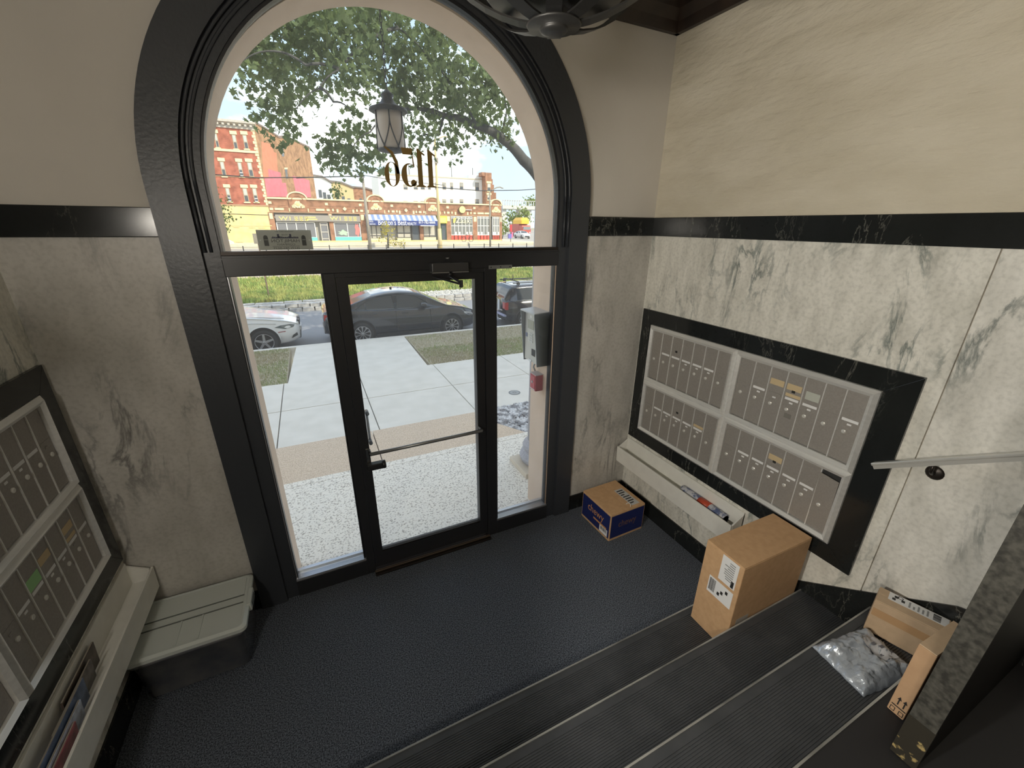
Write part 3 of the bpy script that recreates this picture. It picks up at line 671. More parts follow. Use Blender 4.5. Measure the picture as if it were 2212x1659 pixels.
# ============================================================ storage tub in the other corner
tub_m = mat('translucent_tub', (.26, .25, .25), .2, c2=(.14, .15, .17), ns=6, coat=.4)
lid_m = mat('grey_lid', (.60, .64, .61), .35)
tb = thing('storage_tub', 'grey lidded plastic storage tub on the carpet below the white trough', 'storage tub', (-1.385, -.245, 0), 0)
def rrect(x0, x1, y0, y1, r, n=5):
    o = []
    for cx, cy, a in ((x1-r, y1-r, 0), (x0+r, y1-r, PI/2), (x0+r, y0+r, PI), (x1-r, y0+r, 1.5*PI)):
        for i in range(n+1): t = a+PI/2*i/n; o.append((cx+r*math.cos(t), cy+r*math.sin(t)))
    return o
def loft(levels):
    mb = MB(); n = len(levels[0][0]); vs_ = []; fs_ = []
    for pts, z in levels: vs_ += [(p[0], p[1], z) for p in pts]
    for k in range(len(levels)-1):
        for i in range(n): fs_.append((k*n+i, k*n+(i+1) % n, (k+1)*n+(i+1) % n, (k+1)*n+i))
    fs_ += [tuple(range(n))[::-1], tuple(range((len(levels)-1)*n, len(levels)*n))]
    return mb.add(vs_, fs_)
loft([(rrect(-.235, .205, -.155, .175, .05), 0), (rrect(-.245, .222, -.175, .185, .05), .02), (rrect(-.25, .235, -.19, .19, .045), .26), (rrect(-.258, .243, -.198, .195, .04), .262), (rrect(-.258, .243, -.198, .195, .04), .29)]).build('tub_body', tub_m, tb, True, 0)
ld = loft([(rrect(-.266, .252, -.206, .203, .03), .288), (rrect(-.266, .252, -.206, .203, .03), .308), (rrect(-.252, .236, -.192, .190, .025), .318), (rrect(-.245, .226, -.183, .182, .025), .318), (rrect(-.243, .224, -.181, .180, .025), .312)]).build('lid', lid_m, tb)
for y in (-.02, .035): MB().box(-.24, .222, y-.003, y+.003, .3125, .316).build('lid_groove', mat('lid_groove', (.15, .16, .15), .5), ld)
for xg in (-.06, .035): MB().box(xg-.004, xg+.004, -.178, -.025, .312, .3175).build('lid_rib', lid_m, ld)
MB().box(-.24, .222, .04, .178, .312, .3155).build('lid_panel', lid_m, ld, bevel=.003)
MB().box(.240, .262, -.055, .075, .268, .318).build('latch', lid_m, tb, bevel=.004)
MB().box(.252, .266, -.03, .05, .272, .305).build('latch_catch', mat('latch_dark', (.12, .13, .13), .4), tb, bevel=.002)

# ============================================================ handrail
hr = thing('handrail', 'flat metal handrail on bracket climbing the marble wall above the stairs', 'handrail', (XR-.07, -1.70, 1.28))
p0 = Vector((XR-.065, -1.70, 1.283)); dv = Vector((0, -.400, .268)).normalized()
def railbox(t0, t1, a, b, c, d):
    n = Vector((0, dv.z, -dv.y)) ; n = n if n.z > 0 else -n
    mb = MB(); vs_ = []
    for t in (t0, t1):
        for x, h in ((a, c), (b, c), (b, d), (a, d)): vs_.append(p0+dv*t+Vector((x, 0, 0))+n*h)
    return mb.add(vs_, [(0,1,2,3), (7,6,5,4), (0,4,5,1), (1,5,6,2), (2,6,7,3), (3,7,4,0)])
rail_m = mat('rail_aluminium', (.68, .67, .63), .3, .5)
wpart(railbox(0, 3.2, -.019, .019, -.004, .010), 'rail_top', rail_m, hr, bevel=.004)
wpart(railbox(0.004, 3.2, -.015, .015, -.020, -.004), 'rail_channel', rail_m, hr)
for s_ in (.23, 1.6, 2.8):
    q = p0+dv*s_-Vector((0, 0, .02)); e = Vector((XR-.016, q.y, q.z-.055))
    br_ = wpart(MB().tube([q, q-Vector((0, 0, .035)), q+Vector((.02, 0, -.052)), e], .007, 8), 'bracket', bronze, hr, True)
    L = hr.location
    MB().lathe([(.012, -.012), (.026, -.006), (.032, -.002), (.032, .0)], 18, (XR-.0145-L.x, e.y-L.y, e.z-L.z), 'x').build('rosette', bronze, br_, True)

# ============================================================ orb chandelier
ch = thing('orb_chandelier', 'dark metal strap orb chandelier hanging from the ceiling', 'chandelier', (.03, -1.47, ZC))
CC = Vector((.03, -1.47, 3.10)); RO = .36
orb_m = mat('dark_iron', (.035, .034, .033), .42, .7)
def strap(ang, tilt=0.0, r=RO, wdt=.017):
    mb = MB(); n = 56; vs_ = []
    for i in range(n):
        t = 2*PI*i/n
        for (rr, s) in ((r-.002, -wdt), (r+.002, -wdt), (r+.002, wdt), (r-.002, wdt)):
            vs_.append(CC+Vector((rr*math.sin(t)*math.cos(ang)-s*math.sin(ang), rr*math.sin(t)*math.sin(ang)+s*math.cos(ang), rr*math.cos(t))))
    f = []
    for i in range(n):
        a, b = i*4, ((i+1) % n)*4
        for j in range(4): f.append((a+j, b+j, b+(j+1) % 4, a+(j+1) % 4))
    return mb.add(vs_, f)
for k in range(4): wpart(strap(k*PI/4+.25), 'strap', orb_m, ch)
wpart(MB().lathe([(RO-.004, -.011), (RO, -.011), (RO, .011), (RO-.004, .011)], 56, CC), 'equator_band', orb_m, ch)
wpart(MB().lathe([(.003, -.014), (.018, -.0135), (.030, -.010), (.033, -.005), (.032, -.002), (.060, -.001), (.063, .003), (.058, .006), (.02, .010)], 24, (CC.x, CC.y, CC.z-RO)), 'bottom_hub', mat('hub_grey', (.05, .049, .048), .45, .6), ch, True)
wpart(MB().lathe([(.016, -.35), (.016, -.12), (.045, -.10), (.045, -.02), (.02, 0), (.014, .2), (.012, RO+.02)], 16, CC), 'stem', orb_m, ch, True)
wpart(MB().lathe([(.04, -.322), (.15, -.308), (.175, -.280), (.168, -.277), (.14, -.298), (.04, -.305)], 28, CC), 'tray', orb_m, ch, True)
for k in range(6):
    t = k*PI/3+.3; c = CC+Vector((.125*math.cos(t), .125*math.sin(t), -.285))
    a_ = wpart(MB().tube([CC+Vector((0, 0, -.26)), CC+Vector((.07*math.cos(t), .07*math.sin(t), -.285)), c], .006, 8), 'arm', orb_m, ch, True)
    sl = wpart(MB().cyl(c, c+Vector((0, 0, .10)), .014, 14), 'candle_sleeve', mat('ivory_sleeve', (.72, .70, .64), .5), ch, True)
    L = ch.location
    MB().lathe([(.006, 0), (.013, .018), (.016, .035), (.010, .060), (.002, .078)], 12, c+Vector((0, 0, .10))-L).build('bulb', mat('frosted_bulb', (.85, .84, .80), .3), sl, True)
for k in range(6):
    z0 = CC.z+RO+.02+.025*k
    if z0 < ZC-.04: wpart(MB().tube([Vector((CC.x+(.008*math.cos(t) if k % 2 else 0), CC.y+(0 if k % 2 else .008*math.cos(t)), z0+.014*math.sin(t)+.008)) for t in [2*PI*i/10 for i in range(10)]], .0022, 6, True), 'chain_link', orb_m, ch)
wpart(MB().lathe([(.012, -.05), (.03, -.035), (.065, -.012), (.07, 0)], 24, (.03, -1.47, ZC)), 'ceiling_rose', orb_m, ch, True)

# ============================================================ added fill lamps on the stair wall, out of view
HL = Vector((XL+.16, -2.05, 2.15)); AIM = Vector((XR, -1.95, 1.62)); ad = (AIM-HL).normalized()  # added spotlight, out of view, to brighten the right-hand marble
hl = thing('fill_spot', 'added unseen black spotlight brightening the marble wall with the handrail', 'fill lamp', (XL+.016, HL.y, HL.z))
wpart(MB().cyl(HL-ad*.10, HL+ad*.02, .040, 20, .060), 'shade', black_metal, hl, True)
wpart(MB().cyl(HL+ad*.015, HL+ad*.022, .055, 20), 'lens', mat('lit_lens', (.9, .88, .8), .4, emit=((1.0, .92, .80), 3.0)), hl)
wpart(MB().tube([(XL+.018, HL.y, HL.z), HL-ad*.06], .010, 10), 'arm', black_metal, hl, True)
wpart(MB().lathe([(.05, 0), (.045, .008), (.02, .014)], 20, (XL+.0145, HL.y, HL.z), 'x'), 'back_plate', black_metal, hl, True)
ld_ = bpy.data.lights.new('fill_spot_beam', 'SPOT'); ld_.energy = 115; ld_.color = (1.0, .95, .85); ld_.shadow_soft_size = .05; ld_.spot_size = math.radians(92); ld_.spot_blend = .38
lo_ = bpy.data.objects.new('fill_spot_beam', ld_); col.objects.link(lo_); lo_.parent = hl; lo_.location = HL+ad*.05-hl.location; lo_.rotation_euler = (-ad).to_track_quat('Z', 'Y').to_euler()
H2 = Vector((XL+.13, -2.95, 2.12))  # second added lamp, unseen, to lift the front wall and hall
hl2 = thing('fill_sconce', 'added unseen frosted sconce brightening the front wall and stair hall', 'fill lamp', (XL+.016, H2.y, H2.z))
wpart(MB().lathe([(.005, -.12), (.06, -.10), (.085, -.03), (.088, .04), (.07, .09), (.045, .10)], 24, H2), 'globe', mat('lit_globe', (.9, .88, .8), .4, emit=((1.0, .90, .76), 2.0)), hl2, True)
wpart(MB().tube([(XL+.018, H2.y, H2.z-.16), (XL+.07, H2.y, H2.z-.17), (H2.x, H2.y, H2.z-.15), (H2.x, H2.y, H2.z-.11)], .010, 10), 'arm', bronze, hl2, True)
ld2_ = bpy.data.lights.new('fill_sconce_light', 'POINT'); ld2_.energy = 46; ld2_.color = (1.0, .93, .82); ld2_.shadow_soft_size = .10
lo2_ = bpy.data.objects.new('fill_sconce_light', ld2_); col.objects.link(lo2_); lo2_.parent = hl2; lo2_.location = (H2.x-hl2.location.x+.02, 0, .20)
# ============================================================ outside: porch, walk, street
YB = 58.0                                   # plane of the shop fronts over the way
ZS, ZR = -.70, -1.0                         # sidewalk and roadway levels
pv = struct(MB().box(-4, 4.5, .06, 1.38, -.5, -.02), 'floor_porch', aggregate)
MB().box(-4, 4.5, 1.385, 1.47, -.5, -.02).build('porch_edge', aggregate, pv)
ld2 = struct(MB().box(-4, -.12, 1.475, 2.61, -.8, -.19), 'floor_landing', tan_agg)
MB().prism([(-.108, 1.475), (1.85, 1.475), (1.44, 2.16), (1.40, 2.61), (-.108, 2.61)], -.8, -.19, 'xy').build('landing_slab', tan_agg, ld2)
stp = struct(MB().box(-4, 1.40, 2.61, 2.95, -.9, -.365), 'floor_steps', concrete)
MB().box(-4, 1.40, 2.95, 3.30, -.9, -.535).build('step', concrete, stp)
# sidewalk: one object per slab, joints between
sw = struct(MB().box(-40, 60, 3.30, 6.50, -1.1, ZS-.035), 'floor_sidewalk', mat('joint_dirt', (.20, .19, .18), .95))
xs = [-1.34, .09, 1.72, 3.42]; xj = [xs[0]-1.55*k for k in range(6, 0, -1)] + xs + [xs[-1]+1.6*k for k in range(1, 10)]
ys = [3.30, 5.03, 6.50]
for i in range(len(xj)-1):
    for j in range(2): MB().box(xj[i]+.008, xj[i+1]-.008, ys[j]+.008, ys[j+1]-.008, ZS-.06, ZS).build('slab', concrete, sw, bevel=.004)
# crossing path over the verge, and the kerb
pth = struct(MB().prism([(-1.27, 6.51), (1.60, 6.51), (1.66, 9.38), (-1.14, 9.38)], ZS-.3, ZS-.015, 'xy'), 'floor_path', concrete)
for a, b in ((-.02, -.008),): MB().box(a, b, 6.52, 9.37, ZS-.016, ZS-.0135).build('joint', mat('joint_dirt', (.2, .19, .18), .95), pth)
kb = struct(MB().box(-40, 60, 9.40, 9.55, -1.2, ZS-.02), 'trim_4', concrete, bevel=.01, label='concrete kerb on the near side of the street')
soil = mat('dry_soil', (.30, .25, .17), .95, c2=(.42, .37, .25), ns=14, bump=.4, bs=40)
vg = struct(MB().box(-40, -1.28, 6.51, 9.40, -1.1, ZS-.03), 'ground_verge', soil)
MB().box(1.68, 60, 6.51, 9.40, -1.1, ZS-.03).build('verge_soil', soil, vg)
rd = struct(MB().box(-60, 80, 9.5, 17.2, -1.3, ZR), 'floor_street', asphalt)
# gravel bed beside the steps, column plinth
gvl = struct(MB().prism([(1.41, 2.62), (1.455, 2.16), (1.87, 1.475), (4.5, 1.475), (4.5, 2.72), (1.41, 2.72)], -.9, -.24, 'xy'), 'ground_gravel_bed', mat('gravel_base', (.25, .25, .25), .95))
rg = random.Random(11); gm = MB()
def pebble(mb, c, r, rnd):
    pts = []
    for (a, b, d) in ((1,0,0),(-1,0,0),(0,1,0),(0,-1,0),(0,0,1),(0,0,-1)): pts.append((c[0]+a*r*rnd.uniform(.6, 1.2), c[1]+b*r*rnd.uniform(.6, 1.2), c[2]+d*r*rnd.uniform(.5, .9)))
    mb.add(pts, [(0,2,4),(2,1,4),(1,3,4),(3,0,4),(2,0,5),(1,2,5),(3,1,5),(0,3,5)])
for i in range(5200):
    gx, gy = rg.uniform(1.42, 2.9), rg.uniform(1.5, 2.70)
    if gx > 1.47 and (gx-1.47) > (2.16-gy)*.61: pebble(gm, (gx, gy, -.235+rg.uniform(0, .02)), rg.uniform(.014, .028), rg)
go = gm.build('gravel', mat('grey_gravel', (.30, .30, .32), .8, c2=(.80, .80, .82), ns=9, nd=1, lo=.4, hi=.6)); tag(go, 'loose grey and white gravel filling the bed beside the walk', 'gravel', kind='stuff')
# grass: thin blades
def grass(name, label, areas, m, n, hgt, seed):
    r = random.Random(seed); mb = MB()
    for _ in range(n):
        x0, x1, y0, y1, zf = areas[r.randrange(len(areas))]
        x, y = r.uniform(x0, x1), r.uniform(y0, y1); z = zf(x, y); h = hgt*r.uniform(.5, 1.3); a = r.uniform(0, 2*PI); w_ = hgt*.16
        dx, dy = math.cos(a)*w_, math.sin(a)*w_; lx, ly = r.uniform(-.5, .5)*h, r.uniform(-.5, .5)*h
        mb.add([(x-dx, y-dy, z), (x+dx, y+dy, z), (x+lx, y+ly, z+h)], [(0, 1, 2)])
    me = mb.mesh(name); o = obj(name, me, m); return tag(o, label, 'grass', kind='stuff')
zfl = lambda x, y: ZS-.035
grass('verge_grass', 'sparse dry grass on the strip between sidewalk and kerb', [(-3.2, -1.30, 6.55, 9.35, zfl), (1.70, 8.0, 6.55, 9.35, zfl), (1.70, 6.0, 6.55, 8.0, zfl)],
      mat('dry_grass', (.42, .37, .22), .8, c2=(.34, .40, .16), ns=1.1, lo=.42, hi=.6), 26000, .045, 3)
# far kerb of rough stones, one object per stone
ks = struct(MB().box(-40, 60, 16.35, 17.4, -1.2, -.93), 'trim_5', mat('kerb_bed', (.22, .21, .20), .95), label='rough granite kerb of the planted median')
kst = mat('kerb_stone', (.30, .29, .28), .9, c2=(.48, .46, .43), ns=5, bump=.5, bs=25)
rk = random.Random(21)
kmesh = []
for q in range(6):
    mb = MB(); l_, h_ = rk.uniform(.36, .50), .15
    pts = [(rk.uniform(0, .03), 0), (l_-rk.uniform(0, .03), 0), (l_-rk.uniform(0, .03), h_-rk.uniform(0, .03)), (rk.uniform(0, .03), h_-rk.uniform(0, .03))]
    mb.prism(pts, 0, .30, 'xz'); me = mb.mesh('kerb_stone'); me.materials.append(kst); kmesh.append((me, l_))
for row, (yy, zz, xa, xb) in enumerate(((16.10, -1.0, -5.0, 9.5), (16.27, -.86, -5.0, 9.5))):
    x = xa+.2*row; i = 0
    while x < xb:
        me, l_ = kmesh[rk.randrange(6)]
        o = obj('stone', me, None, ks, loc=(x, yy+rk.uniform(-.03, .03), zz)); x += l_+.012; i += 1
for row, (yy, zz) in enumerate(((16.75, -.77), (17.15, -.74))):       # flat paving stones above the kerb
    x = -5.0
    while x < 1.2:
        l_ = rk.uniform(.6, 1.2); MB().box(x, x+l_-.03, yy-.2, yy+.17, zz-.12, zz+rk.uniform(-.01, .015)).build('stone', kst, ks, bevel=.01); x += l_
peb = MB()
for i in range(2600):
    pebble(peb, (rk.uniform(1.2, 12), rk.uniform(16.5, 17.9), -.80+rk.uniform(0, .05)), rk.uniform(.03, .09), rk)
tag(peb.build('rubble', mat('rubble_grey', (.36, .35, .33), .9, c2=(.58, .56, .52), ns=4)), 'loose grey rubble along the far side of the street', 'rubble', kind='stuff')
# planted median rising towards the tracks and the far road
def zmed(x, y): return -.80+.012*max(0, y-17)
md = struct(MB().add([(-60, 17.2, -.86), (90, 17.2, -.86), (90, 26, zmed(0, 26)), (-60, 26, zmed(0, 26)), (-60, 17.2, -1.2), (90, 17.2, -1.2), (90, 26, -1.2), (-60, 26, -1.2)], [(0,1,2,3), (7,6,5,4), (0,4,5,1), (1,5,6,2), (2,6,7,3), (3,7,4,0)]), 'ground_median', mat('median_soil', (.24, .21, .10), .95, c2=(.30, .30, .10), ns=1.2))
grass('median_grass', 'long bright green grass on the median across the street', [(-6, 9, 18.0, 25.8, zmed), (-6, 1.1, 17.35, 20, zmed), (9, 16, 18, 26, zmed)], mat('lush_grass', (.20, .29, .06), .7, c2=(.40, .40, .11), ns=1.4, lo=.4, hi=.6), 42000, .20, 5)
struct(MB().box(-60, 120, 26, 36, -1.2, -.62), 'ground_track_bed', mat('track_gravel', (.50, .42, .34), .95, c2=(.60, .50, .40), ns=8))
struct(MB().box(-80, 160, 36, YB-5, -1.2, -.35), 'floor_far_road', mat('far_asphalt', (.36, .33, .29), .9, c2=(.42, .38, .33), ns=3))
struct(MB().box(-60, 30.2, YB-5, YB+70, -1.2, .10), 'floor_far_sidewalk', mat('far_concrete', (.60, .52, .38), .9, c2=(.66, .58, .44), ns=2))
struct(MB().box(30.2, 160, YB-5, 200, -1.2, -.20), 'floor_side_street', mat('far_asphalt', (.36, .33, .29), .9))
struct(MB().box(-400, 600, 200, 420, -2, -.3), 'ground_far', soil)

# service cover in the sidewalk
mh = thing('service_cover', 'small round iron service cover set in the sidewalk', 'manhole cover', (2.69, 4.16, ZS))
MB().lathe([(.115, 0), (.115, .004), (.095, .005)], 28).build('rim', mat('iron_grey', (.20, .20, .20), .6, .4), mh)
MB().lathe([(.090, .0), (.090, .006), (.060, .0062)], 28).build('lid', mat('iron_lid', (.34, .34, .33), .6, .3), mh)
for k in range(6): MB().box(.03*math.cos(k*PI/3)-.008, .03*math.cos(k*PI/3)+.008, .03*math.sin(k*PI/3)-.008, .03*math.sin(k*PI/3)+.008, .006, .009).build('stud', mat('iron_grey', (.2, .2, .2), .6, .4), mh)

# porch column beside the doorway
pc = thing('porch_column', 'round stone porch column on a square plinth outside the entrance', 'column', (1.36, .77, -.02))
MB().box(-.28, .28, -.19, .19, 0, .055).build('plinth', stone_tan, pc, bevel=.006)
MB().lathe([(.20, .055), (.235, .07), (.25, .11), (.235, .15), (.205, .165), (.20, .18), (.215, .20), (.22, .225), (.21, .25), (.18, .265), (.17, .30)], 36, (0.02, 0, 0)).build('base_moulding', mat('grey_granite', (.30, .29, .32), .5, c2=(.42, .41, .44), ns=60), pc, True)
MB().lathe([(.17, .28), (.165, 1.5), (.145, 3.7)], 36, (.02, 0, 0)).build('shaft', mat('grey_granite', (.3, .29, .32), .5), pc, True)
MB().box(-.21, .25, -.2, .2, 3.7, 3.85).build('capital', stone_tan, pc, bevel=.02)
pr_ = struct(MB().box(-2.2, 2.2, .31, 1.6, 4.15, 4.5), 'ceiling_porch', stone_tan)
MB().box(1.1, 1.62, .58, .96, 3.83, 4.15).build('entablature', stone_tan, pr_); MB().box(-1.62, -1.1, .58, .96, 3.83, 4.15).build('entablature', stone_tan, pr_)

# hanging lantern
LN = Vector((.124, 1.0, 3.165))
ln = thing('porch_lantern', 'dark iron hanging porch lantern with frosted panels on a chain', 'lantern', (LN.x, LN.y, 2.80))
iron = mat('lantern_iron', (.030, .030, .034), .5, .5)
wpart(MB().lathe([(.012, .03), (.03, .012), (.045, 0), (.035, -.02), (.05, -.045), (.075, -.065), (.13, -.085), (.135, -.10), (.12, -.108), (.095, -.105)], 32, LN), 'cap', iron, ln, True)
shd = [(.095, -.105), (.098, -.15), (.100, -.22), (.097, -.29), (.092, -.335)]
wpart(MB().lathe(shd, 32, LN), 'shade', mat('frosted_panel', (.60, .52, .46), .5), ln, True)
wpart(MB().lathe([(.094, -.335), (.098, -.345), (.090, -.352), (.05, -.36), (.01, -.362)], 32, LN), 'bottom_rim', iron, ln, True)
for k in range(6):
    for s in (-1, 1):
        t0 = k*PI/3+.35; path = []
        for i in range(14):
            u = i/13; z = -.105-.235*u; r = .1015-.004*u
            t = t0+s*(.0 if u < .25 else (u-.25)**1.6*.95); path.append(LN+Vector((r*math.cos(t), r*math.sin(t), z)))
        wpart(MB().tube(path, .0045, 6), 'bar', iron, ln, True)
z = LN.z+.03
ci = 0
while z < 4.09:
    a = 0 if ci % 2 else PI/2
    wpart(MB().tube([Vector((LN.x+.009*math.cos(t)*math.cos(a), LN.y+.009*math.cos(t)*math.sin(a), z+.020+.020*math.sin(t))) for t in [2*PI*i/10 for i in range(10)]], .0030, 6, True), 'chain_link', iron, ln)
    z += .034; ci += 1

# entry phone and key box on the doorway's side
ip = thing('entry_phone', 'grey steel entry phone with keypad and hood fixed to the doorway side', 'intercom', (.955, .17, 1.33))
FX = .868; wall_x = .960
wpart(MB().box(FX+.012, wall_x, .068, .272, 1.345, 1.715), 'case', mat('case_grey', (.30, .31, .32), .45, .5), ip, bevel=.003)
wpart(MB().box(FX+.006, FX+.012, .075, .265, 1.350, 1.710), 'face_plate', mat('plate_grey', (.58, .57, .53), .4, .5), ip, bevel=.002)
hood_m = mat('hood_steel', (.20, .22, .24), .4, .7)
wpart(MB().prism([(FX-.03, 1.735), (wall_x, 1.742), (wall_x, 1.732), (FX-.03, 1.725)], .060, .280, 'xz'), 'hood_top', mat('hood_top', (.55, .56, .58), .4, .5), ip)
for y0, y1 in ((.060, .068), (.272, .280)): wpart(MB().prism([(FX-.03, 1.730), (wall_x, 1.736), (wall_x, 1.335), (FX+.004, 1.335)], y0, y1, 'xz'), 'hood_side', hood_m, ip)
wpart(MB().box(FX+.003, FX+.006, .128, .220, 1.60, 1.665), 'screen', mat('lcd', (.38, .38, .31), .25), ip)
for r_ in range(4):
    for c_ in range(3): wpart(MB().box(FX+.001, FX+.006, .140+.022*c_, .156+.022*c_, 1.500+.019*r_, 1.514+.019*r_), 'key', mat('keypad_key', (.72, .72, .70), .35, .6), ip, bevel=.001)
wpart(MB().box(FX+.002, FX+.006, .100, .150, 1.405, 1.455), 'card_reader', ink, ip)
wpart(MB().lathe([(.010, 0), (.010, .004), (.006, .006)], 12, (FX+.004, .175, 1.692), 'x'), 'camera_eye', paper, ip)
wpart(MB().box(FX+.003, FX+.006, .225, .250, 1.53, 1.56), 'emblem', mat('blue_emblem', (.12, .15, .25), .4), ip)
wpart(MB().box(FX+.002, FX+.0065, .150, .20, 1.352, 1.366), 'name_strip', paper, ip)
cdt = thing('cable_conduit', 'thin curved grey conduit between the entry phone and the red key box', 'conduit', (.93, .185, 1.23))
wpart(MB().tube([(.937, .185, 1.333), (.925, .20, 1.31), (.922, .205, 1.285), (.930, .19, 1.258)], .007, 8), 'pipe', steel, cdt, True)
rb = thing('key_box', 'small red metal key box under the entry phone', 'key box', (.935, .16, 1.10)); red = mat('red_enamel', (.38, .03, .045), .4)
wpart(MB().box(.895, .9600, .115, .205, 1.115, 1.245), 'case', red, rb, bevel=.004)
wpart(MB().box(.891, .896, .125, .195, 1.130, 1.232), 'door', mat('red_door', (.46, .04, .06), .4), rb, bevel=.003)
wpart(MB().box(.894, .960, .113, .207, 1.245, 1.250), 'top', mat('worn_top', (.50, .45, .45), .5), rb)
wpart(MB().lathe([(.003, -.006), (.010, -.005), (.010, 0)], 14, (.891, .158, 1.185), 'x'), 'lock', steel, rb)
wpart(MB().box(.8905, .8925, .123, .197, 1.124, 1.128), 'edge_line', paper, rb)

# managing agent's plaque behind the arched light, read from the street
pl_ = thing('window_plaque', 'grey window plaque with reversed lettering standing in the corner of the arched light', 'sign', (-.638, .034, 2.187))
grey_pl = mat('plaque_grey', (.50, .49, .465), .45, c2=(.54, .53, .50), ns=5); dkp = mat('plaque_ink', (.045, .045, .05), .5); blp = mat('plaque_navy', (.03, .03, .09), .5)
wpart(MB().box(-.762, -.514, .033, .037, 2.190, 2.286), 'panel', grey_pl, pl_)
XD, ZD = (-1, 0, 0), (0, 0, 1); yf = .0325
def pltext(t, s, x, z, w_=None, m=dkp): text('lettering', t, s, m, pl_, (x, yf, z), XD, ZD, .0003, width=w_)
pltext('MANAGED BY', .008, -.638, 2.278, .085); pltext('THE', .008, -.638, 2.262, .030); pltext('HAMILTON', .022, -.638, 2.233, .128); pltext('COMPANY', .012, -.638, 2.216, .085); pltext('(617) 783-0039', .013, -.638, 2.198, .118)
wpart(MB().box(-.70, -.576, .0325, .033, 2.2070, 2.2083), 'rule', dkp, pl_)
mb = MB(); mb.box(-.700, -.576, .0325, .033, 2.2455, 2.2495)
rs = random.Random(4); x = -.695
while x < -.58: hh = rs.choice((.003, .005, .004, .006)); mb.box(x, x+.006, .0325, .033, 2.2495, 2.2495+hh); x += .008
for xx_ in (-.672, -.617): mb.box(xx_, xx_+.009, .0325, .033, 2.2495, 2.2665)
wpart(mb, 'skyline', blp, pl_)
for xx_ in (-.725, -.553):
    wpart(MB().prism([(xx_-.010, 2.210), (xx_+.010, 2.210)] + [(xx_+.010*math.cos(t), 2.248+.013*math.sin(t)) for t in [PI*i/10 for i in range(11)]], .0325, .033, 'xz'), 'arch_emblem', dkp, pl_)
    wpart(MB().box(xx_-.008, xx_+.008, .0322, .0326, 2.238, 2.240), 'emblem_bar', grey_pl, pl_)
for xx_ in (-.750, -.527): wpart(MB().cyl((xx_, .0322, 2.237), (xx_, .0329, 2.237), .003, 10), 'rivet', paper, pl_)
# ============================================================ cars
tyre_m = mat('tyre', (.025, .025, .027), .8); rim_m = mat('alloy_rim', (.46, .46, .48), .3, .7); well_m = mat('wheel_well', (.010, .010, .011), .9)
glass_d = mat('car_glass', (.035, .042, .050), .08, spec=.6); trim_k = mat('car_trim', (.02, .02, .022), .5)
lamp_w = mat('headlamp', (.62, .64, .66), .12, .3, coat=.6); lamp_r = mat('tail_lamp', (.42, .02, .02), .2, coat=.6)
def interp(tab, x): return float(np.interp(x, [t[0] for t in tab], [t[1] for t in tab]))
def smooth_tab(tab, n=120):
    xs = np.linspace(tab[0][0], tab[-1][0], n); ys = np.interp(xs, [t[0] for t in tab], [t[1] for t in tab])
    k = np.array([1, 2, 3, 2, 1])/9.; yp = np.convolve(np.pad(ys, 2, mode='edge'), k, 'valid'); return list(zip(xs, yp))
def wheel(parent, x, y, sy, r, style, zc):
    """sy = outward side"""
    w_ = bpy.data.objects.new('wheel', None); col.objects.link(w_); w_.parent = parent; w_.location = (x, y, zc)
    s = sy
    def L(prof, n=32): return MB().lathe([(a, b*s) for a, b in prof] if s > 0 else [(a, -b) for a, b in prof][::1], n, (0, 0, 0), 'y')
    L([(r*.66, -.20), (r*.97, -.19), (r, -.15), (r, -.03), (r*.97, 0), (r*.70, .006), (r*.68, -.02)]).build('tyre', tyre_m, w_, True)
    L([(r*.70, -.02), (r*.70, .004), (r*.655, .006), (r*.64, -.03)]).build('rim', rim_m, w_, True)
    L([(.001, -.05), (r*.66, -.05), (r*.66, -.045), (.001, -.045)], 24).build('brake_disc', trim_k, w_)
    L([(r*.11, -.03), (r*.12, .0), (r*.08, .008), (.001, .009)], 16).build('hub', rim_m, w_, True)
    n = 5 if style == 'star' else 10
    for k in range(n):
        t = 2*PI*k/n+.3; c, d = math.cos(t), math.sin(t); px_, pz_ = -d, c
        mb = MB(); hw0, hw1 = (r*.10, r*.075) if style == 'star' else (r*.03, r*.035)
        q = []
        for rr, hw in ((r*.08, hw0), (r*.66, hw1)):
            for yy in (-.028*s, .002*s):
                for e in (-1, 1): q.append((rr*c+e*hw*px_, yy, rr*d+e*hw*pz_))
        mb.add(q, [(0,1,3,2), (4,5,7,6), (0,1,5,4), (2,3,7,6), (0,2,6,4), (1,3,7,5)])
        if style != 'star':
            for e in (-1, 1):
                tt = t+e*.16; mb.tube([(r*.46*c, -.008*s, r*.46*d), (r*.655*math.cos(tt), -.008*s, r*.655*math.sin(tt))], r*.022, 5)
        mb.build('spoke', rim_m, w_)
    return w_
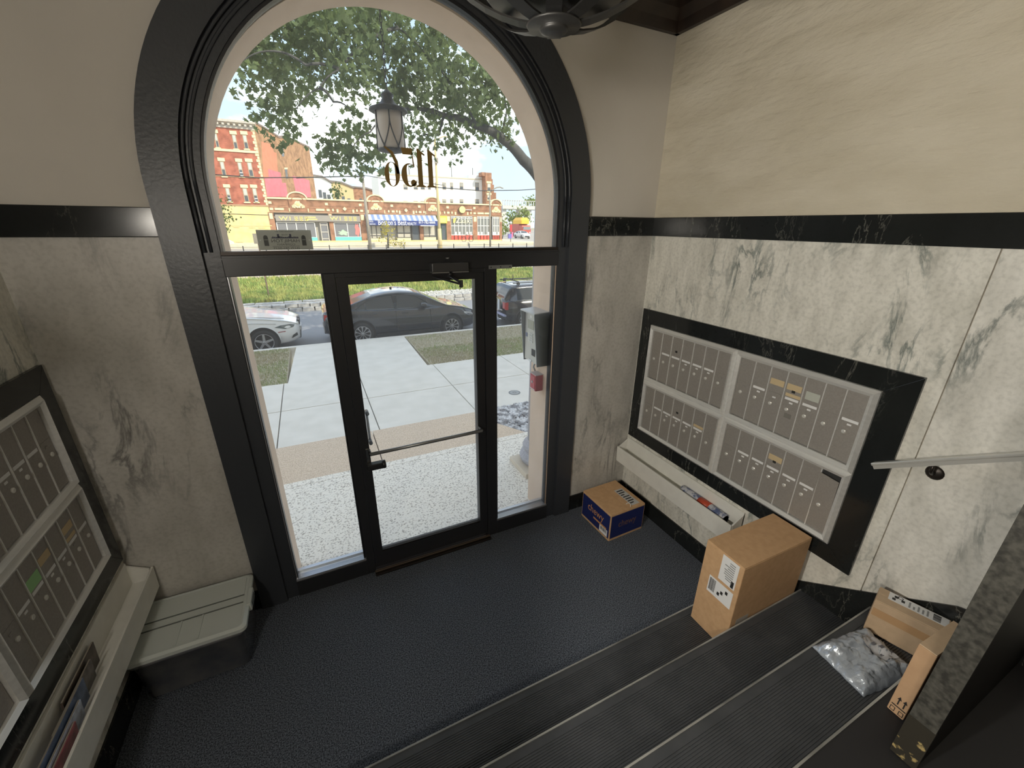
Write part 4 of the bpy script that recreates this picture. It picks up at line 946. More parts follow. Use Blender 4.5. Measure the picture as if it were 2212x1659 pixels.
def car(name, label, loc, rz, T, paint, style, extras, cat='car'):
    """local: x forward from the tail, y across, z up; T holds profile tables"""
    u = thing(name, label, cat, loc, rz, 'cars along the street' if loc[1] < 20 else 'cars in the side street')
    Ln, Wd = T['L'], T['W']/2
    top, belt, bot, wid = smooth_tab(T['top']), smooth_tab(T['belt']), smooth_tab(T['bot'], 60), smooth_tab(T['wid'])
    xs = sorted(set(list(np.linspace(0, Ln, 64)) + T['cuts'] + [x_ for w_ in T['side'] for x_ in w_[:2]]))
    nv = [0, .45, .86, 1.0]
    rows = []
    for x in xs:
        zt, zb, zo, hw = interp(top, x), interp(belt, x), interp(bot, x), Wd*interp(wid, x)
        cab = max(0.0, zt-zb)
        pts = [(0, zo), (hw*.86, zo), (hw*.97, zo+.06), (hw*1.0, zo+(zb-zo)*.45), (hw*1.0, zo+(zb-zo)*.72), (hw*.965, zb-.01)]
        ti = min(1.0, cab/.45)                                   # cabin leans in
        rw = hw*(.965-.23*ti)
        if cab > .03:
            pts += [(hw*.945-.02*ti, zb+.012), (hw*.945+(rw-hw*.945)*.80, zb+cab*.80), (rw+.02, zb+cab*.90), (rw*.90, zb+cab*.985), (rw*.55, zt-.0), (0, zt+.012)]
        else:
            c_ = max(cab, .0)
            pts += [(hw*.93, zb+c_*.3+.004), (hw*.86, zb+c_*.7+.012), (hw*.78, zb+c_*.85+.018), (hw*.62, zb+c_+.024), (hw*.35, zb+c_+.03), (0, zb+c_+.033)]
        rows.append(pts)
    M = len(rows[0])
    groups = {'body': ([], [])}
    verts = []; idx = {}
    for i, x in enumerate(xs):
        for j, (y, z) in enumerate(rows[i]): idx[(i, j, 1)] = len(verts); verts.append((x, y, z)); idx[(i, j, -1)] = len(verts); verts.append((x, -y, z))
    faces = {}
    for i in range(len(xs)-1):
        xm = (xs[i]+xs[i+1])/2
        for j in range(M-1):
            for s in (1, -1):
                nm = 'body'
                if j == 6:
                    for k, (a, b) in enumerate(T['side']):
                        if a < xm < b: nm = ('side_window', k, s)
                if j >= 8 and T['ws'][0] < xm < T['ws'][1] and j >= 9: nm = ('windshield',)
                if j >= 9 and T['rw'][0] < xm < T['rw'][1]: nm = ('rear_window',)
                f = (idx[(i, j, s)], idx[(i+1, j, s)], idx[(i+1, j+1, s)], idx[(i, j+1, s)])
                faces.setdefault(nm, []).append(f if s < 0 else f[::-1])
    faces['body'].append(tuple(idx[(0, j, 1)] for j in range(M)) + tuple(idx[(0, j, -1)] for j in range(M-2, 0, -1)))
    faces['body'].append(tuple(idx[(len(xs)-1, j, 1)] for j in range(M))[::-1] + tuple(idx[(len(xs)-1, j, -1)] for j in range(1, M-1))[::1])
    for nm, fs in faces.items():
        used = sorted({i for f in fs for i in f}); mp_ = {a: b for b, a in enumerate(used)}
        mb = MB(); mb.add([verts[i] for i in used], [tuple(mp_[i] for i in f) for f in fs])
        o = mb.build(nm if nm == 'body' else nm[0], paint if nm == 'body' else glass_d, u, True)
    def W(x): return Wd*interp(wid, x)
    r = T['r']
    for x in T['wheels']:
        for s in (-1, 1):
            hw = W(x)
            MB().cyl((x, s*(hw*.80), r+.02), (x, s*(hw+.006), r+.02), r*1.17, 32).build('wheel_arch', well_m, u)
            MB().tube([(x+r*1.19*math.cos(t), s*(hw+.002), r+.02+r*1.19*math.sin(t)) for t in [PI*i/18 for i in range(19)]], .014, 6).build('arch_lip', paint if T.get('lip') is None else T['lip'], u, True)
            wheel(u, x, s*(hw+.014), s, r, style, r)
    for s in (-1, 1):
        # sill, door seams, handles, waist line, mirror
        MB().box(T['wheels'][0]+r*1.2, T['wheels'][1]-r*1.2, s*(Wd*.985), s*(Wd*1.004), interp(bot, 2)+.0, interp(bot, 2)+.09).build('sill', trim_k, u, bevel=.01)
        for xd in T['seams']: MB().box(xd-.004, xd+.004, s*Wd*.96, s*(Wd*1.0015), interp(bot, xd)+.1, interp(belt, xd)-.05).build('door_seam', trim_k, u)
        for xd in T['handles']: MB().box(xd-.09, xd+.09, s*Wd*.98, s*(Wd*.99+.025), interp(belt, xd)-.13, interp(belt, xd)-.10).build('door_handle', T.get('handle_m', paint), u, bevel=.006)
        xm = T['mirror']; zm = interp(belt, xm)+.03
        mi = loft([(rrect(xm-.06, xm+.10, s*Wd*.96-.02, s*Wd*.96+.02, .015), zm), (rrect(xm-.08, xm+.09, min(s*(Wd+.01), s*(Wd+.19)), max(s*(Wd+.01), s*(Wd+.19)), .035), zm+.04), (rrect(xm-.08, xm+.09, min(s*(Wd+.01), s*(Wd+.20)), max(s*(Wd+.01), s*(Wd+.20)), .035), zm+.13), (rrect(xm-.06, xm+.05, min(s*(Wd+.03), s*(Wd+.18)), max(s*(Wd+.03), s*(Wd+.18)), .03), zm+.15)])
        mi.build('mirror', paint, u, True)
    extras(u, Ln, Wd, W, lambda x: interp(top, x), lambda x: interp(belt, x), lambda x: interp(bot, x))
    return u
def patch(u, name, m, pts, yoff, s):
    """flat piece lying against the flank; pts (x,z) plus a y for each"""
    mb = MB(); n = len(pts); vs_ = [(x, s*(y+yoff), z) for x, y, z in pts] + [(x, s*(y-.03), z) for x, y, z in pts]
    mb.add(vs_, [tuple(range(n)), tuple(range(2*n-1, n-1, -1))] + [(i, (i+1) % n, n+(i+1) % n, n+i) for i in range(n)])
    return mb.build(name, m, u)

sedan = dict(L=4.62, W=1.78, r=.325, wheels=[.98, 3.68],
    top=[(0, .92), (.05, 1.00), (.35, 1.075), (.62, 1.10), (.75, 1.16), (1.35, 1.37), (1.75, 1.435), (2.15, 1.455), (2.55, 1.42), (2.85, 1.34), (3.40, 1.05), (3.55, .985), (4.1, .88), (4.45, .76), (4.58, .66), (4.62, .60)],
    belt=[(0, .90), (.05, .97), (.6, 1.02), (1.2, 1.00), (2.6, .955), (3.40, .93), (3.7, .91), (4.1, .83), (4.45, .71), (4.58, .62), (4.62, .57)],
    bot=[(0, .42), (.12, .30), (.6, .22), (1.5, .19), (3.2, .19), (4.2, .22), (4.5, .24), (4.62, .36)],
    wid=[(0, .78), (.08, .88), (.35, .96), (.9, 1), (3.6, 1), (4.15, .95), (4.42, .85), (4.56, .72), (4.62, .62)],
    side=[(.92, 1.12), (1.16, 1.95), (2.03, 2.92)], ws=(2.60, 3.38), rw=(.70, 1.36), cuts=[.70, 1.36, 2.60, 3.38], seams=[1.98, 3.02], handles=[1.35, 2.25], mirror=2.78)
black_car = mat('black_car_paint', (.022, .025, .034), .22, coat=1.0)
white_car = mat('white_car_paint', (.78, .78, .77), .3, coat=.8)
navy_car = mat('dark_car_paint', (.020, .018, .022), .22, coat=1.0)
plate_m = mat('number_plate', (.75, .75, .76), .5)
def sedan_x(u, L, Wd, W, top, belt, bot):
    for s in (-1, 1):
        patch(u, 'headlamp', lamp_w, [(4.10, W(4.10), .74), (4.34, W(4.34), .70), (4.52, W(4.52)*.98, .60), (4.50, W(4.50), .55), (4.30, W(4.30), .60), (4.12, W(4.12), .70)], .006, s)
        patch(u, 'tail_lamp', lamp_r, [(.02, W(.02), .92), (.30, W(.30), .90), (.36, W(.36), .86), (.20, W(.2), .78), (.01, W(.01), .76)], .006, s)
        MB().box(1.10, 2.98, s*(Wd*.955), s*(Wd*.968), .955, .968).build('waist_trim', trim_k, u)
        MB().tube([(.86, s*(Wd*.94), 1.035), (1.1, s*(Wd*.87), 1.19), (1.5, s*(Wd*.80), 1.335), (2.1, s*(Wd*.775), 1.385), (2.6, s*(Wd*.80), 1.315), (2.95, s*(Wd*.90), 1.09)], .008, 6).build('window_trim', trim_k, u)
        MB().box(1.93, 2.05, s*Wd*.80, s*Wd*.86, .99, 1.36).build('pillar_cover', trim_k, u)
        patch(u, 'fog_lamp', chrome, [(4.40, W(4.40), .36), (4.55, W(4.55), .40), (4.56, W(4.56), .43), (4.42, W(4.42), .38)], .012, s)
    MB().box(4.52, 4.64, -.55, .55, .30, .46).build('grille', trim_k, u, bevel=.02)
    MB().box(-.012, .01, -.26, .26, .72, .83).build('number_plate', plate_m, u)
    MB().box(-.02, .06, -.70, .70, .38, .44).build('bumper_trim', trim_k, u, bevel=.02)
    MB().box(2.0, 2.06, -.02, .02, 1.455, 1.50).build('roof_aerial', trim_k, u)
# the parked sedan facing along the street
car('parked_sedan', 'black four-door sedan parked at the kerb between the white car and dark hatchback', (.60-.98, 9.98+.89, ZR), 0, sedan, black_car, 'multi', sedan_x)

coupe = dict(sedan); coupe.update(L=4.63, W=1.81, r=.33, wheels=[.95, 3.76],
    top=[(0, .92), (.05, 1.00), (.35, 1.08), (.62, 1.10), (.75, 1.16), (1.35, 1.36), (1.75, 1.42), (2.1, 1.43), (2.45, 1.38), (2.70, 1.28), (3.15, 1.06), (3.30, 1.01), (3.9, .93), (4.35, .84), (4.56, .76), (4.63, .70)],
    belt=[(0, .90), (.05, .97), (.6, 1.01), (1.2, .99), (2.6, .95), (3.15, .94), (3.6, .92), (4.1, .86), (4.4, .78), (4.58, .72), (4.63, .66)],
    wid=[(0, .78), (.08, .88), (.35, .96), (.9, 1), (3.7, 1), (4.15, .97), (4.42, .91), (4.57, .82), (4.63, .74)],
    side=[(1.0, 1.8), (1.9, 2.72)], ws=(2.35, 3.12), rw=(.70, 1.36), cuts=[.7, 1.36, 2.35, 3.12], seams=[1.85, 2.95], handles=[1.3, 2.15], mirror=2.62)
def coupe_x(u, L, Wd, W, top, belt, bot):
    for s in (-1, 1):
        patch(u, 'headlamp', mat('headlamp_dark', (.14, .17, .18), .1, .3, coat=.8), [(4.05, W(4.05), .70), (4.20, W(4.20), .745), (4.45, W(4.45), .75), (4.54, W(4.54), .72), (4.50, W(4.50), .66), (4.30, W(4.30), .635)], .006, s)
        patch(u, 'headlamp_lens', chrome, [(4.28, W(4.28), .68), (4.34, W(4.34), .72), (4.42, W(4.42), .72), (4.44, W(4.44), .67), (4.36, W(4.36), .65)], .010, s)
        patch(u, 'side_marker', mat('marker_red', (.30, .05, .06), .3), [(4.12, W(4.12), .555), (4.30, W(4.30), .56), (4.30, W(4.30), .585), (4.12, W(4.12), .575)], .006, s)
        patch(u, 'bumper_vent', trim_k, [(4.42, W(4.42), .36), (4.58, W(4.58), .42), (4.57, W(4.57), .50), (4.46, W(4.46), .44)], .010, s)
        MB().tube([(2.9, s*(W(2.9)*.985), .86), (3.6, s*(W(3.6)*.99), .85), (4.1, s*(W(4.1)*.985), .79)], .006, 6).build('crease', mat('crease_grey', (.45, .46, .46), .4), u, True)
        MB().tube([(3.2, s*Wd*.80, 1.00), (3.8, s*Wd*.76, .955), (4.3, s*Wd*.66, .875)], .010, 6).build('bonnet_seam', mat('crease_grey', (.45, .46, .46), .4), u, True)
    for s in (-1, 1): MB().box(4.58, 4.66, s*.05, s*.33, .62, .76).build('grille', trim_k, u, bevel=.02)
    MB().box(4.56, 4.65, -.60, .60, .30, .44).build('lower_grille', trim_k, u, bevel=.03)
    MB().box(4.63, 4.68, -.26, .26, .46, .57).build('number_plate', plate_m, u)
car('white_sedan', 'white sedan parked at the kerb behind the black one', (-1.90-3.76, 10.02+.905, ZR), 0, coupe, white_car, 'star', coupe_x)

hatch = dict(L=3.96, W=1.70, r=.30, wheels=[.68, 3.20],
    top=[(0, .98), (.04, 1.10), (.12, 1.25), (.30, 1.42), (.8, 1.44), (1.6, 1.445), (2.2, 1.43), (2.45, 1.38), (3.0, 1.05), (3.1, 1.00), (3.6, .92), (3.85, .78), (3.96, .66)],
    belt=[(0, .90), (.04, .94), (.3, .95), (1.5, .95), (2.8, .94), (3.1, .92), (3.6, .84), (3.85, .70), (3.96, .60)],
    bot=[(0, .36), (.1, .26), (.5, .20), (3.4, .19), (3.8, .22), (3.96, .34)],
    wid=[(0, .86), (.08, .93), (.3, .98), (.6, 1), (3.2, 1), (3.6, .95), (3.85, .84), (3.96, .74)],
    side=[(.42, 1.25), (1.35, 2.55)], ws=(2.40, 2.98), rw=(.05, .29), cuts=[.05, .29, 2.40, 2.98], seams=[1.30, 2.6], handles=[1.5], mirror=2.4)
def hatch_x(u, L, Wd, W, top, belt, bot):
    st_m = mat('white_stripe', (.72, .73, .76), .4)
    for s in (-1, 1):
        patch(u, 'tail_lamp', lamp_r, [(-.01, W(0)*.99, .90), (.08, W(.08), .91), (.08, W(.08), .66), (-.01, W(0)*.99, .66)], .006, s)
        MB().box(-.02, .0, s*(W(0)-.22), s*(W(0)-.03), .68, .90).build('tail_lamp', lamp_r, u, bevel=.01)
        MB().box(-.025, .005, s*.12, s*.26, .58, .94).build('bonnet_stripe', st_m, u)
        MB().box(.35, 2.9, s*Wd*.96, s*(Wd*.985), .935, .96).build('waist_trim', chrome, u)
        for a in (.5, 1.9): MB().box(a, a+.09, s*.56-.04, s*.56+.04, 1.44, 1.52).build('rack_foot', trim_k, u)
        MB().tube([(.35, s*.56, 1.50), (2.2, s*.56, 1.50)], .016, 8).build('roof_rail', trim_k, u, True)
        MB().tube([(-.03, s*.30, .27), (.12, s*.30, .27)], .035, 10).build('exhaust', chrome, u, True)
    MB().box(-.05, .06, -.74, .74, .42, .50).build('bumper_strip', mat('bumper_lilac', (.42, .44, .62), .3, .4), u, bevel=.02)
    MB().box(-.055, -.045, -.16, .16, .31, .42).build('number_plate', plate_m, u)
    for k in range(5): MB().box(-.0562, -.055, -.12+.05*k, -.09+.05*k, .335, .395).build('plate_mark', mat('plate_blue', (.05, .07, .25), .5), u)
    MB().box(-.03, 0, -.18, .18, .545, .57).build('tailgate_handle', chrome, u)
    MB().box(-.03, 0, -.50, -.34, .60, .63).build('badge', chrome, u)
    for x in (.55, 1.95): MB().tube([(x, -.60, 1.54), (x, .60, 1.54)], .015, 8).build('roof_bar', trim_k, u, True)
    MB().tube([(1.2, -.2, 1.56), (.3, -.2, 1.60), (.3, .1, 1.60)], .012, 8).build('bike_rack', trim_k, u, True); MB().tube([(.5, -.2, 1.56), (.52, -.2, 1.75)], .012, 8).build('rack_post', trim_k, u, True)
    MB().tube([(-.01, -.10, .99), (-.005, .25, 1.02)], .010, 6).build('rear_wiper', trim_k, u)
car('parked_hatchback', 'dark hatchback with white tailgate stripes and roof rack parked ahead of the sedan', (5.22, 9.98+.85, ZR), 0, hatch, navy_car, 'multi', hatch_x)
# ============================================================ buildings over the way
def fq(px, py, Y=YB): q = PY(px, py, Y); return q.x, q.z
def fb(name, px0, py0, px1, py1, d0, d1, m, parent, Y=YB, bevel=0.0):
    """box on a facade: photo corners on plane Y, standing from d0 to d1 in front of it"""
    x0, z1 = fq(px0, py0, Y); x1, z0 = fq(px1, py1, Y)
    return wpart(MB().box(x0, x1, Y-d0, Y-d1, z0, z1), name, m, parent, bevel=bevel)
brick_red = brick_mat('red_brick', (.50, .13, .075), (.42, .10, .06), (.45, .22, .15), 1.0)
brick_side = brick_mat('weathered_brick', (.48, .25, .12), (.36, .18, .09), (.45, .30, .18), 1.0, flip=True)
brick_shop = brick_mat('shop_brick', (.42, .19, .10), (.34, .14, .075), (.42, .27, .17), 1.0)
lime = mat('yellow_limestone', (.70, .55, .24), .85, c2=(.76, .61, .30), ns=1.5)  # limestone in an even yellow tone
cream = mat('cream_stone', (.78, .68, .40), .8); cornice_m = mat('weathered_cornice', (.46, .42, .36), .8, c2=(.56, .51, .44), ns=6)
pane_d = mat('dark_pane', (.10, .11, .12), .12); pane_l = mat('curtained_pane', (.52, .53, .48), .3); sash = mat('sash_paint', (.42, .33, .22), .6); ac_m = mat('ac_white', (.78, .77, .74), .6)

ra = thing('apartment_block', 'four-storey red brick apartment block with limestone base and painted side wall', 'building', (-8, YB, .1))
Xc = fq(567.8, 382.7)[0]; XW = Xc-16
zt_, zc2, zs1, zs2, zb_ = 12.60, 11.95, 9.88, 9.65, 4.22
wpart(MB().box(XW, Xc, YB, YB+.4, zb_, zt_-.3), 'brick_front', brick_red, ra)
wpart(MB().box(XW, Xc+.01, YB-.06, YB+.4, .1, zb_), 'limestone_base', lime, ra)
wpart(MB().box(XW, Xc+.05, YB-.12, YB, zb_-.10, zb_+.06), 'string_course', mat('course_brown', (.42, .26, .15), .8), ra)
wpart(MB().box(XW, Xc+.03, YB-.10, YB, zs2, zs1), 'string_course', cream, ra)
wpart(MB().box(XW, Xc+.03, YB-.06, YB, 7.10, 7.18), 'string_course', mat('course_brown', (.42, .26, .15), .8), ra)
wpart(MB().box(XW, Xc+.06, YB-.12, YB, zc2, zt_-.35), 'frieze', cornice_m, ra)
wpart(MB().prism([(YB, zt_-.35), (YB-.30, zt_-.20), (YB-.55, zt_-.12), (YB-.55, zt_+.10), (YB+.2, zt_+.10)], XW, Xc+.25, 'yz'), 'cornice', cornice_m, ra)
for k in range(12): wpart(MB().box(Xc-.35-.52*k, Xc-.12-.52*k, YB-.42, YB-.10, zt_-.42, zt_-.20), 'bracket', cornice_m, ra)
for k in range(26):
    h = (zt_-.5-zb_)/26; wdt = .34 if k % 2 else .20
    wpart(MB().box(Xc-wdt, Xc+.02, YB-.03, YB+.02, zb_+h*k+.02, zb_+h*(k+1)-.02), 'quoin', cream, ra)
def fwin(p0, q0, p1, q1, parent, Y=YB, lintel=True, ac=False, top=pane_l, sill=True, lm=None):
    x0, z1 = fq(p0, q0, Y); x1, z0 = fq(p1, q1, Y); x0, x1 = min(x0, x1), max(x0, x1); L = parent.location
    fr_ = wpart(MB().box(x0, x1, Y-.02, Y+.02, z0, z1), 'window', sash, parent)
    zm = z0+(z1-z0)*.48; e = .07
    def sub(mb, n, m): mb.v = [(a-L.x, b-L.y, c-L.z) for a, b, c in mb.v]; return mb.build(n, m, fr_)
    sub(MB().box(x0+e, x1-e, Y-.035, Y, zm+.04, z1-e), 'pane', top); sub(MB().box(x0+e, x1-e, Y-.030, Y, z0+e, zm-.04), 'pane', pane_d)
    if lintel: sub(MB().box(x0-.14, x1+.14, Y-.07, Y, z1+.02, z1+.36), 'lintel', lm or cream)
    if sill: sub(MB().box(x0-.10, x1+.10, Y-.12, Y, z0-.12, z0), 'sill', lm or cream)
    if ac:
        a = sub(MB().box(x0+.10, x1-.06, Y-.30, Y, z0+.02, z0+.40), 'air_conditioner', ac_m); sub(MB().box(x0+.40, x1-.30, Y-.31, Y-.29, z0+.10, z0+.32), 'ac_grille', pane_d)
    return fr_
for a in ((461, 287.5, 475, 319), (500, 290.5, 515, 322), (523, 291, 538, 322)): fwin(*a, ra)
fwin(447, 345.5, 458, 378, ra); fwin(474, 348.5, 490, 381, ra); fwin(512, 350, 527, 381.5, ra, ac=True); fwin(533, 350, 549, 382, ra)
fwin(453, 404, 469, 434, ra); fwin(486, 405.5, 501, 435.5, ra, ac=True); fwin(523, 406, 539, 436.5, ra); fwin(544, 406, 559, 436.5, ra, ac=True)
for a in ((500, 459, 515, 489), (534, 459, 549, 489.5), (554, 459, 570, 490)): fwin(*a, ra, lintel=False, lm=lime)
fwin(509, 507.5, 523, 520.5, ra, lintel=False, lm=lime); fwin(477, 508, 491, 519, ra, lintel=False, lm=lime)
wpart(MB().box(XW, Xc, YB-.10, YB-.05, 1.95, 2.05), 'base_moulding', lime, ra)
# skewed side wall running back from the corner
Ztop = 12.57; E_ = PZ(668, 320, Ztop); sdir = Vector((E_.x-Xc, E_.y-YB, 0)); slen = sdir.length; sdir.normalize(); snrm = Vector((sdir.y, -sdir.x, 0))
def side_pt(t, z, off=0.0): q = Vector((Xc, YB, 0))+sdir*t+snrm*off; return Vector((q.x, q.y, z))
def side_poly(pts, name, m, off0, off1):
    n = len(pts); L = ra.location
    vs_ = [side_pt(t, z, off1)-L for t, z in pts] + [side_pt(t, z, off0)-L for t, z in pts]
    return MB().add(vs_, [tuple(range(n)), tuple(range(2*n-1, n-1, -1))] + [(i, (i+1) % n, n+(i+1) % n, n+i) for i in range(n)]).build(name, m, ra)
def side_px(px, py):
    d = _ray(px, py); o = Vector((Xc, YB, 0)); k = (o-CAM).dot(snrm)/d.dot(snrm); q = CAM+d*k; return ((q-o).dot(sdir), q.z)
side_poly([(0, .1), (slen, .1), side_px(668, 320), side_px(618, 297), side_px(603, 298.5), side_px(586, 287), side_px(553, 268), (0, zt_)], 'brick_side', brick_side, -.4, 0)
side_poly([(a, b+.0) for a, b in [side_px(668, 320), side_px(618, 297), side_px(603, 298.5), side_px(586, 287), side_px(553, 268)]] + [(a, b+.22) for a, b in [side_px(553, 268), side_px(586, 287), side_px(603, 298.5), side_px(618, 297), side_px(668, 320)]], 'parapet_coping', mat('coping_dark', (.22, .16, .13), .8), -.4, .06)
salmon = mat('salmon_mural', (.72, .24, .14), .85, c2=(.66, .21, .12), ns=2); pink = mat('pink_mural', (.62, .16, .19), .85, c2=(.68, .20, .23), ns=2)
side_poly([side_px(*p) for p in ((565, 306), (586, 312), (591, 328), (597, 331), (601, 385), (570, 385), (567, 345))], 'painted_panel', salmon, 0, .012)
side_poly([side_px(*p) for p in ((579, 365), (606, 373), (609, 395), (617, 395), (622, 425), (577, 425), (571, 385), (580, 383))], 'painted_panel', pink, 0, .02)
side_poly([side_px(*p) for p in ((632, 380), (652, 384), (668, 390), (672, 426), (641, 426))], 'painted_panel', pink, 0, .02)
side_poly([side_px(*p) for p in ((606, 314), (611, 314), (614, 338), (609, 338))], 'side_window', pane_d, 0, .015); side_poly([side_px(*p) for p in ((605.5, 311), (612, 311), (612, 314), (605.5, 314))], 'side_lintel', cream, 0, .03)
side_poly([side_px(*p) for p in ((615, 365), (620, 365), (622, 386), (618, 386))], 'side_window', pane_d, 0, .015); side_poly([side_px(*p) for p in ((614, 362), (621, 362), (621, 365.5), (614, 365.5))], 'side_lintel', cream, 0, .03)
# white stair rail at the block's door
sr = thing('stair_railing', 'white slatted railing beside the steps of the brick apartment block', 'railing', (-7.6, YB-3, .1))
rl = [PY(478, 512, YB-3), PY(504, 524, YB-3)]
wpart(MB().tube([rl[0], rl[1]], .09, 6), 'handrail', ac_m, sr)
for k in range(8):
    q = rl[0].lerp(rl[1], k/7); wpart(MB().box(q.x-.05, q.x+.05, q.y-.03, q.y+.03, .1, q.z), 'baluster', ac_m, sr)

# ---------------------------------------------------------------- row of shops
sp = thing('shop_row', 'single-storey brick row of shops with arched pediments and cream stone ornament', 'building', (10, YB, .1))
SX0 = Xc+.02; SX1 = fq(1083, 480)[0]; ZPAR, ZFR, ZAW, ZG = 5.12, 3.50, 2.25, .10
wpart(MB().box(SX0, SX1, YB, YB+.4, ZFR, ZPAR-.12), 'brick_frieze', brick_shop, sp)
wpart(MB().box(SX0, SX1+.05, YB-.14, YB+.45, ZPAR-.14, ZPAR+.02), 'coping', cream, sp)
wpart(MB().box(SX0, SX1, YB+.4, YB+.9, .1, ZPAR-.35), 'roof_mass', mat('flat_roof', (.45, .42, .36), .9), sp)
wpart(MB().box(SX0, SX1, YB-.05, YB+.02, ZFR-.02, ZFR+.10), 'brick_course', mat('course_brown', (.42, .26, .15), .8), sp)
for zz in (4.02, 4.30, 4.78): wpart(MB().box(SX0, SX1, YB-.03, YB+.02, zz, zz+.07), 'brick_course', brick_shop, sp)
PED = [(646, 422), (813, 426), (935, 429), (1071, 436)]
for k, (px, py) in enumerate(PED):
    cx = fq(px, 455)[0]; hw = .98 if k < 3 else .80
    ar = [(cx+hw*math.cos(t), ZPAR-.02+.62*math.sin(t)) for t in [PI*i/16 for i in range(17)]]
    wpart(MB().prism([(cx+hw, ZFR+.1), *ar, (cx-hw, ZFR+.1)], YB-.12, YB+.3, 'xz'), 'pediment', brick_shop, sp)
    a2 = [(cx+(hw+.14)*math.cos(t), ZPAR-.02+.76*math.sin(t)) for t in [PI*i/16 for i in range(17)]]
    wpart(MB().prism(a2 + ar[::-1], YB-.22, YB+.3, 'xz'), 'pediment_coping', cream, sp)
    a3 = [(cx+.66*math.cos(t), ZPAR-.25+.55*math.sin(t)) for t in [PI*i/12 for i in range(13)]]; a4 = [(cx+.58*math.cos(t), ZPAR-.25+.47*math.sin(t)) for t in [PI*i/12 for i in range(13)]]
    wpart(MB().prism(a3 + a4[::-1], YB-.17, YB-.1, 'xz'), 'pediment_moulding', brick_shop, sp)
    zc_ = 4.42
    em = wpart(MB().prism([(cx+.36*math.cos(t)*(1+.18*math.cos(5*t)), zc_+.40*math.sin(t)*(1+.12*math.cos(6*t))) for t in [2*PI*i/40 for i in range(40)]], YB-.20, YB-.1, 'xz'), 'emblem', cream, sp)
    L = sp.location
    for e in (-1, 1):
        for q in range(3): 
            mb = MB().box(cx+e*(.34+.13*q), cx+e*(.44+.13*q), YB-.18, YB-.1, zc_-.42+.03*q, zc_+.10-.10*q); mb.v = [(a-L.x, b-L.y, c-L.z) for a, b, c in mb.v]; mb.build('emblem_wing', cream, em)
    mb = MB().lathe([(.02, -.08), (.20, -.06), (.22, 0)], 16, (cx, YB-.2, zc_+.05), 'y'); mb.v = [(a-L.x, b-L.y, c-L.z) for a, b, c in mb.v]; mb.build('emblem_boss', lime, em)
    for e in (-1, 1): wpart(MB().box(cx+e*1.0-.09, cx+e*1.0+.09, YB-.09, YB, 3.62, 4.0), 'stone_block', cream, sp)
def blk(px, z0, z1, hw): x = fq(px, 455)[0]; wpart(MB().box(x-hw, x+hw, YB-.06, YB, z0, z1), 'stone_block', cream, sp)
for px in (586, 707, 779.5, 847, 906, 967, 1024.5): blk(px, 4.42, 4.70, .17)
for px in (587, 709, 781, 849, 907, 968, 1025): blk(px, 3.74, 4.0, .18)
for px in (604, 692, 1038, 1053): blk(px, 3.76, 4.0, .48)
for px in (719.5, 771, 839.5, 857, 899, 915.5, 960, 976, 1017): blk(px, 3.74, 4.02, .10)
for px in (729, 763, 863, 893, 983.5, 1010): blk(px, 3.62, 4.0, .11)
for px in (745, 877): x = fq(px, 455)[0]; wpart(MB().prism([(x-.24, 4.05), (x, 3.80), (x+.24, 4.05), (x, 4.30)], YB-.07, YB, 'xz'), 'stone_diamond', cream, sp)
# pilasters
for px, w_ in ((590, .30), (716.5, .24), (785, .34), (910, .26), (969, .34), (1026, .34), (1081.5, .20)):
    x = fq(px, 490)[0]; wpart(MB().box(x-w_, x+w_, YB-.08, YB+.3, ZG, ZFR), 'pilaster', brick_shop, sp); wpart(MB().box(x-w_*.6, x+w_*.6, YB-.12, YB-.05, ZFR-.75, ZFR-.1), 'pilaster_cap', cream, sp)
wpart(MB().box(SX0, SX1, YB-.10, YB+.2, ZG, ZG+.16), 'plinth', lime, sp)
# first shop: grey sign board, windows, door
grey_sb = mat('sign_board_grey', (.30, .27, .235), .7); tealm = mat('teal_panel', (.16, .52, .50), .7); wht = mat('white_frame', (.72, .70, .64), .6)
fb('sign_board', 594, 463.5, 778.5, 479.5, .0, .30, grey_sb, sp)
ylw = mat('yellow_lettering', (.85, .70, .22), .6)
for px in (634, 741):
    x, z = fq(px, 472.5); text('lettering', 'W1', .62, ylw, sp, (x-.85, YB-.31, z), (1, 0, 0), (0, 0, 1), .01, width=1.25)
    for q in range(3):
        xx_ = x+.10+q*.55; mb = MB()
        for zz in (-.20, -.02, .16): mb.box(xx_, xx_+.42, YB-.32, YB-.30, z+zz, z+zz+.07)
        mb.box(xx_+.17, xx_+.24, YB-.32, YB-.30, z-.26, z+.26); wpart(mb, 'sign_character', ylw, sp)
x, z = fq(673, 472); 
for dz, w_ in ((.14, .95), (-.10, 1.25)): wpart(MB().box(x-w_/2, x+w_/2, YB-.32, YB-.30, z+dz-.06, z+dz+.07), 'small_print', ylw, sp)
def glazing(px0, py0, px1, py1, cols, rows, frame, pane_m, name='shop_window', t=.05):
    x0, z1 = fq(px0, py0); x1, z0 = fq(px1, py1); L = sp.location
    wnd = wpart(MB().box(x0, x1, YB+.02, YB+.10, z0, z1), name, pane_m, sp)
    def sub(mb, n, m): mb.v = [(a-L.x, b-L.y, c-L.z) for a, b, c in mb.v]; return mb.build(n, m, wnd)
    for k in range(cols+1): xx = x0+(x1-x0)*k/cols; sub(MB().box(xx-t, xx+t, YB-.04, YB+.04, z0, z1), 'mullion', frame)
    for zz in [z0+(z1-z0)*r for r in rows]: sub(MB().box(x0, x1, YB-.03, YB+.04, zz-t, zz+t), 'glazing_bar', frame)
    return wnd
glazing(597, 480, 684, 513, 4, (0, 1), wht, mat('shop_glass', (.20, .20, .21), .15)); fb('stall_riser', 600, 513, 687, 522, .02, .08, tealm, sp)
